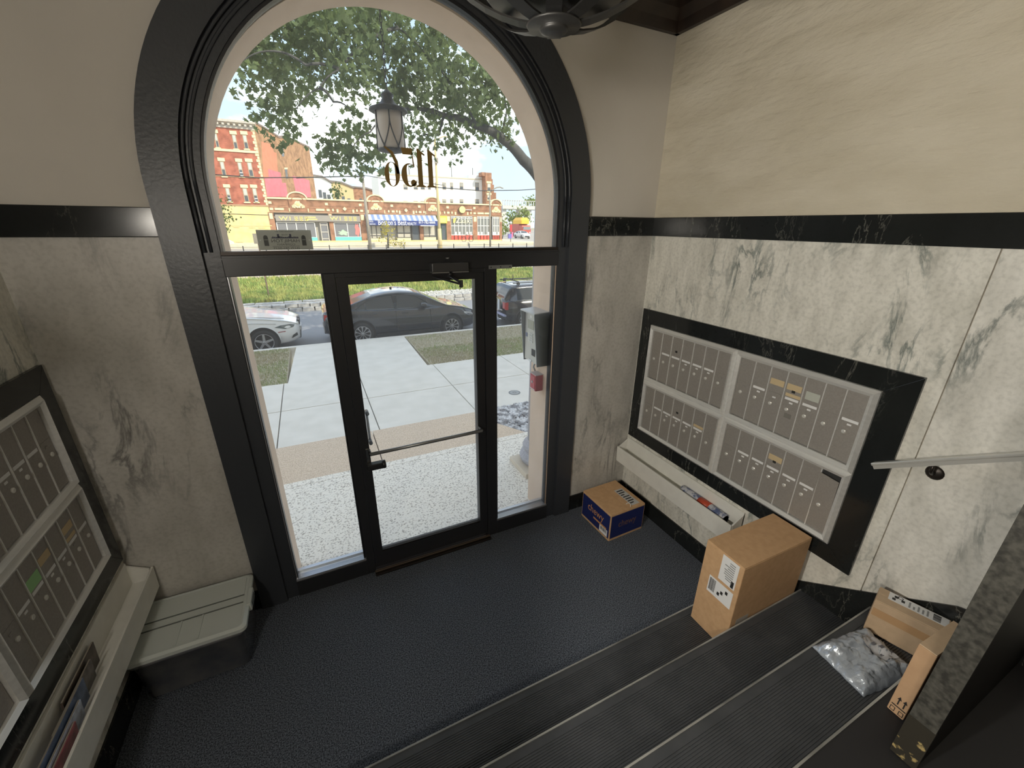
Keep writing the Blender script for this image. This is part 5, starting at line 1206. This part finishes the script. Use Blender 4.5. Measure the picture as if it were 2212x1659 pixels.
glazing(691, 481, 712, 521, 1, (0, .14, .5, .88, 1), mat('door_frame_grey', (.50, .46, .40), .5), mat('shop_glass', (.2, .2, .21), .15), 'shop_door')
glazing(721, 481, 780, 512, 2, (0, 1), wht, mat('shop_glass', (.2, .2, .21), .15)); fb('stall_riser', 724, 512, 782, 521.5, .02, .08, tealm, sp)
xg, zg = fq(742, 503)
def decal(pts, m, name): wpart(MB().prism(pts, YB-.01, YB+.02, 'xz'), name, m, sp)
decal([(xg+.55*math.cos(t)*(1+.3*math.cos(7*t)), zg+.30*math.sin(t)*(1+.3*math.sin(5*t))) for t in [2*PI*i/36 for i in range(36)]], mat('green_decal', (.42, .55, .40), .6), 'window_decal')
xg, zg = fq(772, 497); decal([(xg+.30*math.cos(t)*(1+.25*math.cos(5*t)), zg+.75*math.sin(t)*(1+.2*math.sin(7*t))) for t in [2*PI*i/36 for i in range(36)]], mat('red_decal', (.60, .20, .18), .6), 'window_decal')
# realty office: blue awning
blue = mat('awning_blue', (.030, .050, .20), .6); pale = mat('awning_pale_stripe', (.55, .62, .78), .6); blue2 = mat('awning_mid_blue', (.20, .28, .52), .6); wtx = mat('white_lettering', (.85, .85, .86), .6)
ax0, az1 = fq(787.5, 463); ax1, az0 = fq(941, 487.5); azm = az0+(az1-az0)*.46
aw = wpart(MB().box(ax0, ax1, YB-1.15, YB-1.10, az0, azm), 'awning', blue, sp)
L = sp.location
n_ = 26
for k in range(n_):
    a, b = ax0+(ax1-ax0)*k/n_, ax0+(ax1-ax0)*(k+1)/n_
    mb = MB().add([(a, YB-1.15, azm), (b, YB-1.15, azm), (b, YB-.1, az1), (a, YB-.1, az1), (a, YB-1.10, azm-.03), (b, YB-1.10, azm-.03), (b, YB-.1, az1-.05), (a, YB-.1, az1-.05)], [(0,1,2,3), (7,6,5,4), (0,4,5,1), (2,6,7,3), (1,5,6,2), (3,7,4,0)])
    mb.v = [(p-L.x, q-L.y, r-L.z) for p, q, r in mb.v]; mb.build('awning_stripe', pale if k % 2 else blue2, aw)
zt2 = (az0+azm)/2
def aw_text(t, px, size, w_, dz=0.0):
    x = fq(px, 480, YB-1.15)[0]; text('lettering', t, size, wtx, sp, (x, YB-1.165, zt2+dz), (1, 0, 0), (0, 0, 1), .01, width=w_)
aw_text("Boston's Best", 847.5, .95, 3.65, .02); aw_text('REALTY', 889.5, .5, 1.20, -.10); aw_text('617-782-6666', 922.5, .55, 2.25, .12)
wpart(MB().box(fq(908, 480, YB-1.15)[0], fq(938, 480, YB-1.15)[0], YB-1.17, YB-1.15, zt2-.36, zt2-.26), 'small_print', wtx, sp)
aw_text('SALES', 802, .26, .50, .14); aw_text('RENTALS', 804.5, .26, .70, -.18)
beige_w = mat('window_blind', (.50, .46, .38), .6)
glazing(791, 487, 825, 515, 3, (0, .22, 1), mat('dark_frame', (.10, .09, .08), .5), beige_w); fb('stall_riser', 792, 515, 838, 521, .02, .08, cream, sp)
glazing(857, 487, 888, 513, 2, (0, .36, 1), mat('dark_frame', (.1, .09, .08), .5), beige_w); glazing(889, 487, 906, 522, 1, (0, 1), mat('dark_frame', (.1, .09, .08), .5), pane_d, 'shop_door')
glazing(914, 488, 941, 512, 2, (0, .12, 1), mat('dark_frame', (.1, .09, .08), .5), beige_w); fb('stall_riser', 858, 514, 888, 521.5, .02, .08, cream, sp); fb('stall_riser', 915, 512.5, 942, 521.5, .02, .08, cream, sp)
# narrow green shop
fb('sign_board', 943, 466, 964.5, 482.5, .0, .35, mat('lime_sign', (.58, .55, .08), .6), sp); fb('sign_panel', 946, 470, 962, 481, .35, .38, mat('orange_sign', (.80, .55, .20), .6), sp)
glazing(945, 484, 964, 520, 2, (0, .75, 1), mat('dark_green_frame', (.06, .10, .07), .5), pane_d)
# corner cafe with gridded windows
cafe_g = mat('cafe_glass', (.22, .22, .20), .15); redp = mat('red_riser', (.50, .09, .06), .7)
for a, b, c in ((973, 1021.5, 6), (1030.5, 1059, 4), (1064, 1078.5, 4)):
    glazing(a, 467.5, b, 507.5, c, (0, .5, .92, 1), wht, cafe_g, t=.045)
    x0, z1 = fq(a, 507.5); x1, z0 = fq(b, 519)
    for k in range(c): wpart(MB().box(x0+(x1-x0)*k/c+.05, x0+(x1-x0)*(k+1)/c-.05, YB-.02, YB+.1, z0, z1), 'stall_panel', redp, sp)
    for k in range(c):
        if (k*7+c) % 3: xx_ = x0+(x1-x0)*(k+.5)/c; wpart(MB().box(xx_-.12, xx_+.12, YB-.02, YB+.02, z1+.05, z1+.42), 'jar', wht, sp)
x, z = fq(1001, 477); text('lettering', 'Zaaki', 1.05, mat('cream_lettering', (.86, .80, .55), .6), sp, (x, YB-.10, z), (1, 0, 0), (0, 0, 1), .03, width=2.35)
mb = MB()
for k in range(4): mb.tube([(x-1.55+.06*k, YB-.1, z-.30), (x-1.50+.14*k, YB-.1, z+.30+.05*k)], .045, 5)
wpart(mb, 'leaf_emblem', ylw, sp)
x, z = fq(997, 453)
wpart(MB().lathe([(.46, -.30), (.48, -.28), (.48, .0)], 28, (x, YB-.05, z), 'y'), 'round_sign', mat('sign_rim', (.30, .22, .12), .6), sp); wpart(MB().lathe([(.44, -.02), (.44, 0)], 28, (x, YB-.36, z), 'y'), 'round_sign_face', mat('yellow_sign', (.85, .80, .28), .5), sp)
wpart(MB().box(x+.5, x+1.5, YB-.2, YB-.1, z-.04, z+.04), 'sign_bracket', wht, sp)

# ---------------------------------------------------------------- buildings behind
YW = 80.0
wb = thing('white_rendered_block', 'long white rendered block with small windows rising behind the shops', 'building', (20, YW, .1))
wx0 = fq(818, 400, YW)[0]; wx1 = fq(1044, 400, YW)[0]; wz = fq(940, 383, YW)[1]; whm = mat('white_render', (.86, .85, .80), .8)
wpart(MB().box(wx0, wx1-.05, YW, YW+8, .1, wz), 'wall', whm, wb); wpart(MB().box(wx0, wx1, YW-.1, YW+.3, wz, wz+.18), 'roof_edge', mat('roof_edge', (.60, .52, .40), .8), wb)
wpart(MB().box(fq(1013, 400, YW)[0], wx1, YW-.02, YW+7, wz, wz+.75), 'raised_wall', whm, wb)
for a, b in ((871, 881), (893, 903), (908, 918), (924, 931), (939, 946), (955, 964), (972, 979), (992.5, 1001), (1026, 1035)):
    for q0, q1 in ((394, 410), (430, 440)): fwin(a, q0+(0 if a > 930 else 4), b, q1+(3 if a > 1020 else 0), wb, Y=YW, lintel=False, sill=False, top=mat('grey_pane', (.34, .33, .29), .4))
for px in (890, 983, 1029): q = PY(px, 381, YW); wpart(MB().cyl((q.x, YW+2, wz), (q.x, YW+2, wz+2.2), .09, 8), 'flue', mat('flue_grey', (.25, .24, .22), .6), wb)
be = thing('brick_gable_building', 'narrow brick building with stepped side and cream lintels beside the white block', 'building', (30, YW-2, .1))
gx0 = fq(1049, 400, YW-2)[0]; gx1 = fq(1062, 400, YW-2)[0]
wpart(MB().box(gx0, gx1, YW-2, YW-.2, -.2, fq(1055, 373, YW-2)[1]), 'wall', brick_shop, be)
for k, (p0, p1, q) in enumerate(((1062, 1067, 386), (1067, 1071, 398), (1071, 1077, 415))): wpart(MB().box(fq(p0, 400, YW-2)[0], fq(p1, 400, YW-2)[0], YW-1.4+k*.3, YW-.2, -.2, fq(p0, q, YW-2)[1]), 'stepped_wall', brick_shop, be)
wpart(MB().box(fq(1041.5, 400, YW-2)[0], gx0, YW-1.9, YW-.2, fq(1045, 380, YW-2)[1], fq(1045, 372, YW-2)[1]), 'chimney', brick_shop, be)
fwin(1052.5, 396, 1060, 413, be, Y=YW-2); fwin(1052.5, 421, 1060, 432, be, Y=YW-2)
YT = 95.0
for nm, lab, px0, px1, py, m, lab2 in (('white_gable_house', 'plain white house side wall standing behind the painted brick block', 682, 717, 384, whm, ''), ('tan_house', 'tan flat-roofed house with dark eaves behind the shops', 715, 763, 396, mat('tan_render', (.62, .46, .24), .85), ''), ('brown_house', 'red-brown brick house with a sloping roof behind the shops', 762, 820, 408, brick_shop, '')):
    u = thing(nm, lab, 'building', (fq(px0, 410, YT)[0], YT, .1)); a, b = fq(px0, 410, YT)[0], fq(px1, 410, YT)[0]; zz = fq((px0+px1)/2, py, YT)[1]
    wpart(MB().prism([(a, .1), (b, .1), (b, zz-.9), ((a+b)/2, zz), (a, zz+.2)], YT, YT+6, 'xz'), 'wall', m, u)
    wpart(MB().prism([(a-.2, zz+.2), ((a+b)/2, zz), (b+.2, zz-.9), (b+.2, zz-.6), ((a+b)/2, zz+.35), (a-.2, zz+.5)], YT-.3, YT+6, 'xz'), 'roof_edge', mat('dark_eaves', (.20, .17, .15), .8), u)
    for k in range(3): x = a+(b-a)*(.25+.25*k); f_ = wpart(MB().box(x-.30, x+.30, YT-.05, YT, zz-3.6-.4*k, zz-2.2-.4*k), 'window', pane_d, u)
    YT += 9
    
# overpass at the end of the side street
ov = thing('overpass', 'pale concrete overpass with railing crossing the end of the side street', 'bridge', (60, 150, -.2))
x0, x1 = fq(1086, 450, 150)[0], fq(1200, 450, 150)[0]; z0, z1 = fq(1120, 452, 150)[1], fq(1120, 444, 150)[1]
ovm = mat('pale_concrete', (.55, .54, .50), .8)
wpart(MB().box(x0, x1, 150, 158, z0, z1), 'deck', ovm, ov)
for k in range(24): xx_ = x0+(x1-x0)*k/23; wpart(MB().box(xx_-.12, xx_+.12, 149.9, 150.1, z1, z1+1.7), 'railing_post', ovm, ov)
wpart(MB().box(x0, x1, 149.9, 150.1, z1+1.5, z1+1.75), 'top_rail', ovm, ov)
for px in (1092, 1128, 1146, 1170): xx_ = fq(px, 480, 150)[0]; wpart(MB().box(xx_-.8, xx_+.8, 151, 154, -.3, z0), 'pier', ovm, ov)
# ============================================================ trees
def leaf_material(name, c, ct, mixf=.45):
    m = bpy.data.materials.new(name); m.use_nodes = True; t = m.node_tree; t.nodes.clear(); MATS[name] = m
    o = t.nodes.new('ShaderNodeOutputMaterial'); d = t.nodes.new('ShaderNodeBsdfDiffuse'); tr_ = t.nodes.new('ShaderNodeBsdfTranslucent'); x = t.nodes.new('ShaderNodeMixShader')
    oi = t.nodes.new('ShaderNodeTexCoord'); n = t.nodes.new('ShaderNodeTexNoise'); n.inputs['Scale'].default_value = 1.7; t.links.new(oi.outputs['Object'], n.inputs['Vector'])
    for node, cc in ((d, c), (tr_, ct)):
        r = t.nodes.new('ShaderNodeValToRGB'); r.color_ramp.elements[0].position = .35; r.color_ramp.elements[1].position = .68
        r.color_ramp.elements[0].color = (*[v*.75 for v in cc], 1); r.color_ramp.elements[1].color = (*[min(1, v*1.3) for v in cc], 1)
        t.links.new(n.outputs[0], r.inputs[0]); t.links.new(r.outputs[0], node.inputs[0])
    x.inputs[0].default_value = mixf; t.links.new(d.outputs[0], x.inputs[1]); t.links.new(tr_.outputs[0], x.inputs[2]); t.links.new(x.outputs[0], o.inputs[0])
    return m
LEAF = []
for k, (a, r) in enumerate(((90, 1.0), (62, .52), (42, .95), (20, .48), (0, .78), (-22, .42), (-60, .50), (-90, .62), (-120, .50), (-158, .42), (180, .78), (160, .48), (138, .95), (118, .52))):
    LEAF.append((r*.5*math.cos(math.radians(a)), r*.5*math.sin(math.radians(a))))
def add_leaf(mb, p, s, r):
    a, b = r.uniform(0, 2*PI), r.uniform(-1.1, 1.1); c = r.uniform(-.7, .7)
    R_ = Matrix.Rotation(a, 3, 'Z') @ Matrix.Rotation(b+1.2, 3, 'X') @ Matrix.Rotation(c, 3, 'Y')
    vs_ = [p]
    for x, y in LEAF: vs_.append(p+R_ @ Vector((x*s, y*s, -.12*s*abs(x)*2)))
    n = len(LEAF); mb.add(vs_, [(0, 1+i, 1+(i+1) % n) for i in range(n)])
def crown(u, blobs, Y0, Y1, size, dens, m, seed, single=0, jit=.18):
    """leaf clouds, each blob an ellipsoid of its own depth"""
    r = random.Random(seed); mb = MB(); singles = []
    for (px, py, rx, ry, n) in blobs:
        Yc = r.uniform(Y0+.25*(Y1-Y0), Y1-.25*(Y1-Y0)); c = PY(px, py, Yc); sc = (Yc-CAM.y)/FPX
        k = int(n*dens); twig = []
        for _ in range(max(3, k//14)):
            v = Vector((r.gauss(0, 1), r.gauss(0, 1), r.gauss(0, 1))).normalized()*(r.random()**.45); twig.append(c+Vector((v.x*rx*sc, v.y*(rx+ry)*.5*sc*1.2, v.z*ry*sc)))
        for _ in range(k):
            t = twig[r.randrange(len(twig))]; p = t+Vector((r.gauss(0, jit), r.gauss(0, jit), r.gauss(-.03, jit)))
            s = size*r.uniform(.65, 1.2)
            if len(singles) < single and r.random() < .12: singles.append((p, s))
            else: add_leaf(mb, p, s, r)
    L = u.location
    mb.v = [(a-L.x, b-L.y, c-L.z) for a, b, c in mb.v]
    fo = obj('foliage', mb.mesh('foliage'), m, u); fo['kind'] = 'stuff'
    if singles:
        lm = MB(); add_leaf(lm, Vector((0, 0, 0)), 1.0, random.Random(1)); me = lm.mesh('leaf'); me.materials.append(m)
        for p, s in singles:
            o = obj('leaf', me, None, u, loc=p-L); o.scale = (s, s, s); o.rotation_euler = (r.uniform(-1, 1), r.uniform(-1, 1), r.uniform(0, 6.28))
    return fo
bark = mat('grey_bark', (.055, .055, .055), .9, c2=(.10, .10, .10), ns=9, bump=.5, bs=20, stretch=(1, 1, .3))
def branch(u, pts, r0, r1, name='branch'):
    P = [Vector(p) for p in pts]; Q = []
    for i in range(len(P)-1):
        for k in range(5): t = k/5; q = P[i].lerp(P[i+1], t); Q.append(q+Vector((0, 0, .05*math.sin(PI*t)))) 
    Q.append(P[-1]); n = len(Q)
    wpart(MB().tube(Q, [r0+(r1-r0)*(i/(n-1))**.8 for i in range(n)], 9), name, bark, u, True)
mt = thing('maple_tree', 'large street maple spreading its leafy limbs over the sidewalk', 'tree', (6.6, 8.2, ZS-.03))
lm1 = leaf_material('maple_leaf', (.13, .17, .095), (.26, .33, .12), .45)
B1 = [(640, 60, 110, 50, 420), (545, 125, 45, 35, 190), (600, 165, 60, 45, 260), (655, 120, 80, 60, 420), (590, 220, 38, 35, 140), (615, 262, 32, 26, 110), (560, 95, 45, 35, 160), (740, 90, 90, 80, 560), (770, 160, 45, 30, 130),
      (860, 90, 100, 80, 620), (960, 80, 90, 70, 520), (930, 190, 75, 55, 420), (1000, 180, 70, 60, 420), (1050, 230, 50, 50, 260), (985, 250, 60, 38, 240), (1060, 160, 45, 50, 240), (725, 325, 32, 30, 120), (775, 285, 34, 32, 140), (760, 345, 42, 18, 120), (712, 350, 24, 16, 60),
      (820, 330, 22, 26, 60), (905, 290, 30, 32, 100), (985, 312, 28, 12, 50), (1090, 270, 30, 30, 110), (1110, 190, 28, 35, 110), (870, 220, 40, 40, 160), (700, 20, 140, 25, 360), (900, 15, 190, 30, 560), (850, 160, 50, 50, 220), (620, 20, 60, 25, 130)]
B2 = [(700, -120, 260, 110, 700), (950, -150, 260, 120, 700), (1150, -40, 160, 120, 400), (820, -330, 260, 150, 500), (1250, 100, 140, 130, 300)]
crown(mt, B1, 6.4, 9.6, .185, 1.0, lm1, 12, single=290); 
r2 = bpy.data.objects
fo2 = crown(mt, B2, 6.5, 9.8, .16, .75, lm1, 13, jit=.3)
wpart(MB().tube([(6.6, 8.2, ZS-.3), (6.5, 8.2, .6), (6.2, 8.15, 1.9), (5.6, 8.1, 2.9)], [.34, .27, .24, .21], 14), 'trunk', bark, mt, True)
lim = [PY(p[0], p[1], y) for p, y in (((1175, 398), 8.05), ((1130, 345), 8.0), ((1085, 300), 8.0), ((1030, 272), 7.95), ((960, 250), 7.9), ((880, 235), 7.8))]
branch(mt, [(5.7, 8.1, 2.8)] + lim, .20, .035, 'limb')
for a in ([((1030, 272), 7.95), ((985, 200), 7.7), ((930, 130), 7.5), ((860, 60), 7.3), ((800, 10), 7.2)], [((880, 235), 7.8), ((840, 250), 7.7), ((800, 285), 7.6), ((760, 320), 7.6)],
          [((860, 60), 7.3), ((790, 95), 7.2), ((735, 150), 7.1), ((690, 190), 7.0), ((640, 235), 7.0)], [((735, 150), 7.1), ((660, 140), 7.0), ((590, 110), 6.9), ((520, 135), 6.9)],
          [((690, 190), 7.0), ((720, 220), 6.9), ((760, 240), 6.9)], [((1085, 300), 8.0), ((1095, 240), 8.2), ((1075, 150), 8.3), ((1010, 90), 8.4), ((960, 30), 8.5)], [((960, 250), 7.9), ((950, 290), 7.8), ((900, 300), 7.8)]):
    branch(mt, [PY(p[0], p[1], y) for p, y in a], .032, .008)
def small_tree(name, label, base, top, blobs, Y, size, m, seed, dens=1.0, jit=.2, cat='tree'):
    u = thing(name, label, cat, base); wpart(MB().tube([base, Vector(base).lerp(Vector(top), .5)+Vector((.1, 0, 0)), top], [.10, .08, .03], 8), 'trunk', bark, u, True)
    crown(u, blobs, Y-1.2, Y+1.2, size, dens, m, seed, jit=jit); return u
lm2 = leaf_material('street_leaf', (.075, .115, .050), (.18, .24, .06), .35); lm3 = leaf_material('gold_leaf_tree', (.42, .36, .07), (.46, .40, .06), .3); lm4 = leaf_material('far_leaf', (.20, .25, .08), (.30, .34, .08), .3)
q = PY(440, 535, 44); tq = PY(455, 440, 44)
small_tree('street_tree', 'dark-leaved young street tree before the brick apartment block', (q.x, 44, -.35), tq, [(455, 430, 22, 22, 120), (470, 458, 26, 18, 150), (478, 478, 20, 14, 90), (462, 490, 16, 10, 60), (480, 440, 14, 14, 60)], 44, .26, lm2, 31, jit=.28)
q = PY(838, 533, 50)
small_tree('yellow_shrub', 'yellow-green sapling growing in front of the blue awning', (q.x, 50, -.35), PY(834, 492, 50), [(836, 490, 10, 9, 90), (840, 505, 13, 10, 110), (838, 520, 20, 8, 130), (858, 526, 18, 5, 80)], 50, .22, lm3, 32, jit=.2)
q = PY(1085, 515, 72); small_tree('corner_bush', 'rounded green bush at the corner of the side street', (q.x, 72, -.2), PY(1087, 490, 72), [(1088, 495, 8, 16, 160)], 72, .5, lm4, 33, jit=.4, cat='bush')
q = PY(1118, 500, 120); small_tree('far_tree', 'broad green tree in front of the overpass', (q.x, 120, -.2), PY(1118, 465, 120), [(1108, 468, 16, 14, 200), (1130, 466, 14, 14, 200), (1118, 478, 18, 10, 180)], 120, .9, lm4, 34, jit=.7)
q = PY(1140, 470, 175); small_tree('distant_tree', 'pale green treetop showing above the overpass railing', (q.x, 175, -.3), PY(1142, 440, 175), [(1145, 437, 12, 7, 200)], 175, 1.3, lm4, 35, jit=1.0)
q = PY(725, 430, 88); small_tree('yard_tree', 'small tree growing in the yard beside the tan house', (q.x, 88, .1), PY(726, 410, 88), [(726, 412, 7, 12, 140)], 88, .55, lm2, 36, jit=.5)

# ============================================================ poles, wires, fence
wood = mat('weathered_pole', (.26, .235, .19), .9, c2=(.34, .30, .24), ns=5); pole_y = mat('tan_lamp_post', (.58, .46, .24), .7); pole_g = mat('grey_lamp_post', (.30, .26, .20), .6)  # posts in plain tan and grey
a, b = PY(788, 379, 42), PY(800, 536, 42)
up_ = thing('utility_pole', 'grey wooden utility pole with crossed wires before the shops', 'pole', (b.x, 42, -.35))
wpart(MB().cyl((b.x, 42, -.35), (b.x, 42, a.z), .16, 12, .11), 'shaft', wood, up_, True); wpart(MB().box(b.x-.28, b.x+.05, 41.8, 42.1, a.z-.55, a.z-.05), 'junction_box', mat('box_grey', (.20, .19, .18), .6), up_)
for z in (a.z-.05, a.z-.32): wpart(MB().cyl((b.x, 41.85, z), (b.x, 41.80, z), .06, 10), 'insulator', ac_m, up_)
a, b = PY(945, 330, 44), PY(951, 535, 44)
lp = thing('lamp_post', 'tall tan lamp post with a base sleeve in front of the green shop', 'pole', (b.x, 44, -.35))
wpart(MB().cyl((b.x, 44, -.35), (b.x, 44, a.z+1.2), .17, 12, .10), 'shaft', pole_y, lp, True); wpart(MB().cyl((b.x, 44, -.35), (b.x, 44, 1.9), .25, 12, .21), 'sleeve', pole_y, lp, True); wpart(MB().box(b.x-.16, b.x+.16, 43.7, 43.9, a.z-1.0, a.z-.5), 'bracket', pole_g, lp)
wpart(MB().tube([(b.x, 44, a.z+1.1), (b.x+.9, 44, a.z+1.5), (b.x+1.5, 44, a.z+1.5)], .05, 8), 'arm', pole_y, lp, True)
b = PY(1059, 530, 50); t_ = PY(1063, 415, 50)
cl_ = thing('curved_lamp', 'grey street lamp with curved arm at the cafe corner', 'street lamp', (b.x, 50, -.35))
wpart(MB().cyl((b.x, 50, -.35), (b.x, 50, t_.z), .12, 12, .09), 'shaft', pole_g, cl_, True)
wpart(MB().tube([(b.x, 50, t_.z-.05), PY(1066, 409, 50), PY(1073, 405, 50), PY(1080, 404, 50), PY(1085, 406.5, 50)], .07, 8), 'arm', pole_g, cl_, True); q = PY(1086, 406.5, 50); wpart(MB().lathe([(.03, -.06), (.12, -.03), (.10, .03), (.03, .06)], 12, q), 'lamp_head', pole_g, cl_, True)
wire_m = mat('wire_black', (.03, .03, .03), .6)
for k, (pts, lab) in enumerate(((((430, 375), (560, 384), (680, 383), (788, 380)), 'thick black overhead wire crossing the brick apartment block'), (((788, 379), (830, 386), (960, 400)), 'thin overhead wire running from the utility pole past the white block'),
                                (((430, 460), (560, 464), (700, 466)), 'low overhead wire crossing the limestone base of the block'), (((945, 405), (1040, 412), (1120, 411), (1180, 407)), 'overhead wire stretched above the cafe corner'), (((640, 385), (720, 381), (788, 382.5)), 'faint upper wire reaching the utility pole'))):
    P = [PY(p[0], p[1], (41.9, 41.9, YB-.08, 43.9, 41.9)[k]) for p in pts]
    u = thing('overhead_wire', lab, 'wire', P[0], group='overhead wires before the shops'); wpart(MB().tube(P, .045 if k in (0, 3) else .028, 6), 'cable', wire_m, u, True)
fn = thing('median_fence', 'thin black post and rail fence along the far road', 'fence', (6, 37, -.35))
for k in range(22):
    x = -8+1.55*k; wpart(MB().box(x-.035, x+.035, 36.97, 37.03, -.62, .62), 'post', wire_m, fn)
for z in (.52, -.05): wpart(MB().box(-8, 24.6, 36.99, 37.01, z-.012, z+.012), 'rail', wire_m, fn)
# sign stake in the median grass
q = PY(581, 640, 18.6); u = thing('marker_post', 'thin brown marker post standing in the median grass', 'post', (q.x, 18.6, zmed(0, 18.6)))
wpart(MB().cyl((q.x, 18.6, zmed(0, 18.6)), (q.x, 18.6, 1.9), .03, 8), 'stake', mat('rusty_post', (.22, .15, .10), .8), u); wpart(MB().box(q.x-.15, q.x+.15, 18.55, 18.57, 1.5, 1.9), 'plate', pole_g, u)
# corner sign with coloured boxes
b = PY(1103, 527, 54); u = thing('corner_sign', 'red and blue street-corner sign post with white round top', 'sign', (b.x, 54, .1)); tz = PY(1103, 481, 54).z
wpart(MB().cyl((b.x, 54, .1), (b.x, 54, tz), .07, 8), 'post', pole_g, u); wpart(MB().lathe([(.02, -.18), (.15, -.1), (.17, 0), (.14, .1), (.02, .18)], 14, (b.x, 54, tz)), 'globe', ac_m, u, True)
wpart(MB().box(b.x-.14, b.x+.14, 53.85, 54.1, tz-1.2, tz-.25), 'red_panel', mat('sign_red', (.55, .05, .05), .5), u); wpart(MB().box(b.x-.40, b.x+.05, 53.8, 54.1, .55, 1.15), 'blue_panel', mat('sign_blue', (.18, .16, .45), .5), u); wpart(MB().box(b.x+.05, b.x+.30, 53.8, 54.1, .7, 1.4), 'pink_panel', mat('sign_pink', (.60, .15, .25), .5), u)
# bicycle leaning at the cafe
b = PY(1010, 524, 55.5); u = thing('bicycle', 'bicycle parked on the sidewalk before the cafe windows', 'bicycle', (b.x, 55.5, .1)); bk = mat('bike_frame', (.45, .12, .10), .4)
for dx in (-.52, .52): wpart(MB().tube([(b.x+dx+.33*math.cos(t), 55.5, .43+.33*math.sin(t)) for t in [2*PI*i/20 for i in range(20)]], .03, 6, True), 'wheel', wire_m, u, True)
for p in (((-.52, .43), (-.15, .95)), ((-.15, .95), (.38, .98)), ((-.15, .95), (-.05, .40)), ((-.05, .40), (.38, .98)), ((.38, 1.08), (.52, .43)), ((-.52, .43), (-.05, .40))): wpart(MB().tube([(b.x+p[0][0], 55.5, p[0][1]), (b.x+p[1][0], 55.5, p[1][1])], .025, 6), 'frame_tube', bk, u)
wpart(MB().box(b.x-.28, b.x-.02, 55.44, 55.56, .98, 1.03), 'saddle', wire_m, u); wpart(MB().tube([(b.x+.38, 55.25, 1.10), (b.x+.38, 55.75, 1.10)], .02, 6), 'handlebar', wire_m, u)
# traffic in the side street
def nox(u, L, Wd, W, top, belt, bot):
    for s in (-1, 1): patch(u, 'headlamp', lamp_w, [(4.10, W(4.10), .74), (4.34, W(4.34), .70), (4.52, W(4.52)*.98, .60), (4.30, W(4.30), .60)], .006, s)
    MB().box(4.56, 4.64, -.5, .5, .30, .55).build('grille', trim_k, u)
b = PY(1117, 512, 80); car('white_car', 'white car coming down the far side street', (b.x, 80, -.2), -PI/2, sedan, white_car, 'star', nox)
b = PY(1117, 500, 100); car('grey_car', 'grey car following the white one down the side street', (b.x-.4, 100, -.2), -PI/2, sedan, mat('grey_car_paint', (.30, .31, .33), .3, coat=.6), 'star', nox)
b = PY(1138, 506, 88); tk = thing('delivery_truck', 'red-fronted truck with a yellow load in the far side street', 'truck', (b.x, 88, -.2)); X0 = b.x
redc = mat('truck_red', (.50, .10, .07), .4); yel = mat('truck_yellow', (.85, .50, .05), .5)
wpart(MB().prism([(88, .25), (88, 1.5), (88.5, 2.3), (90, 2.3), (90, .25)], X0-1.05, X0+1.05, 'yz'), 'cab', redc, tk); wpart(MB().box(X0-.9, X0+.9, 87.98, 88.2, 1.35, 2.0), 'windshield', mat('truck_glass', (.25, .27, .28), .15), tk)
wpart(MB().box(X0-1.05, X0+1.05, 90.1, 94, .6, 2.6), 'bed', redc, tk); wpart(loft([(rrect(X0-1.1, X0+1.1, 88.9, 93.5, .3), 2.61), (rrect(X0-1.1, X0+1.1, 88.9, 93.5, .3), 3.4), (rrect(X0-.6, X0+.9, 89.6, 93, .2), 4.0)]), 'yellow_load', yel, tk)
for dx in (-.75, .75): wpart(MB().cyl((X0+dx, 87.95, .75), (X0+dx, 88.02, .75), .16, 12), 'headlamp', lamp_w, tk)
for dx in (-.85, .85):
    for yy in (89, 92.8): wpart(MB().cyl((X0+dx-.15, yy, .22), (X0+dx+.15, yy, .22), .42, 18), 'wheel', tyre_m, tk)
wpart(MB().box(X0-1.08, X0+1.08, 87.85, 88.0, .28, .55), 'bumper', chrome, tk)
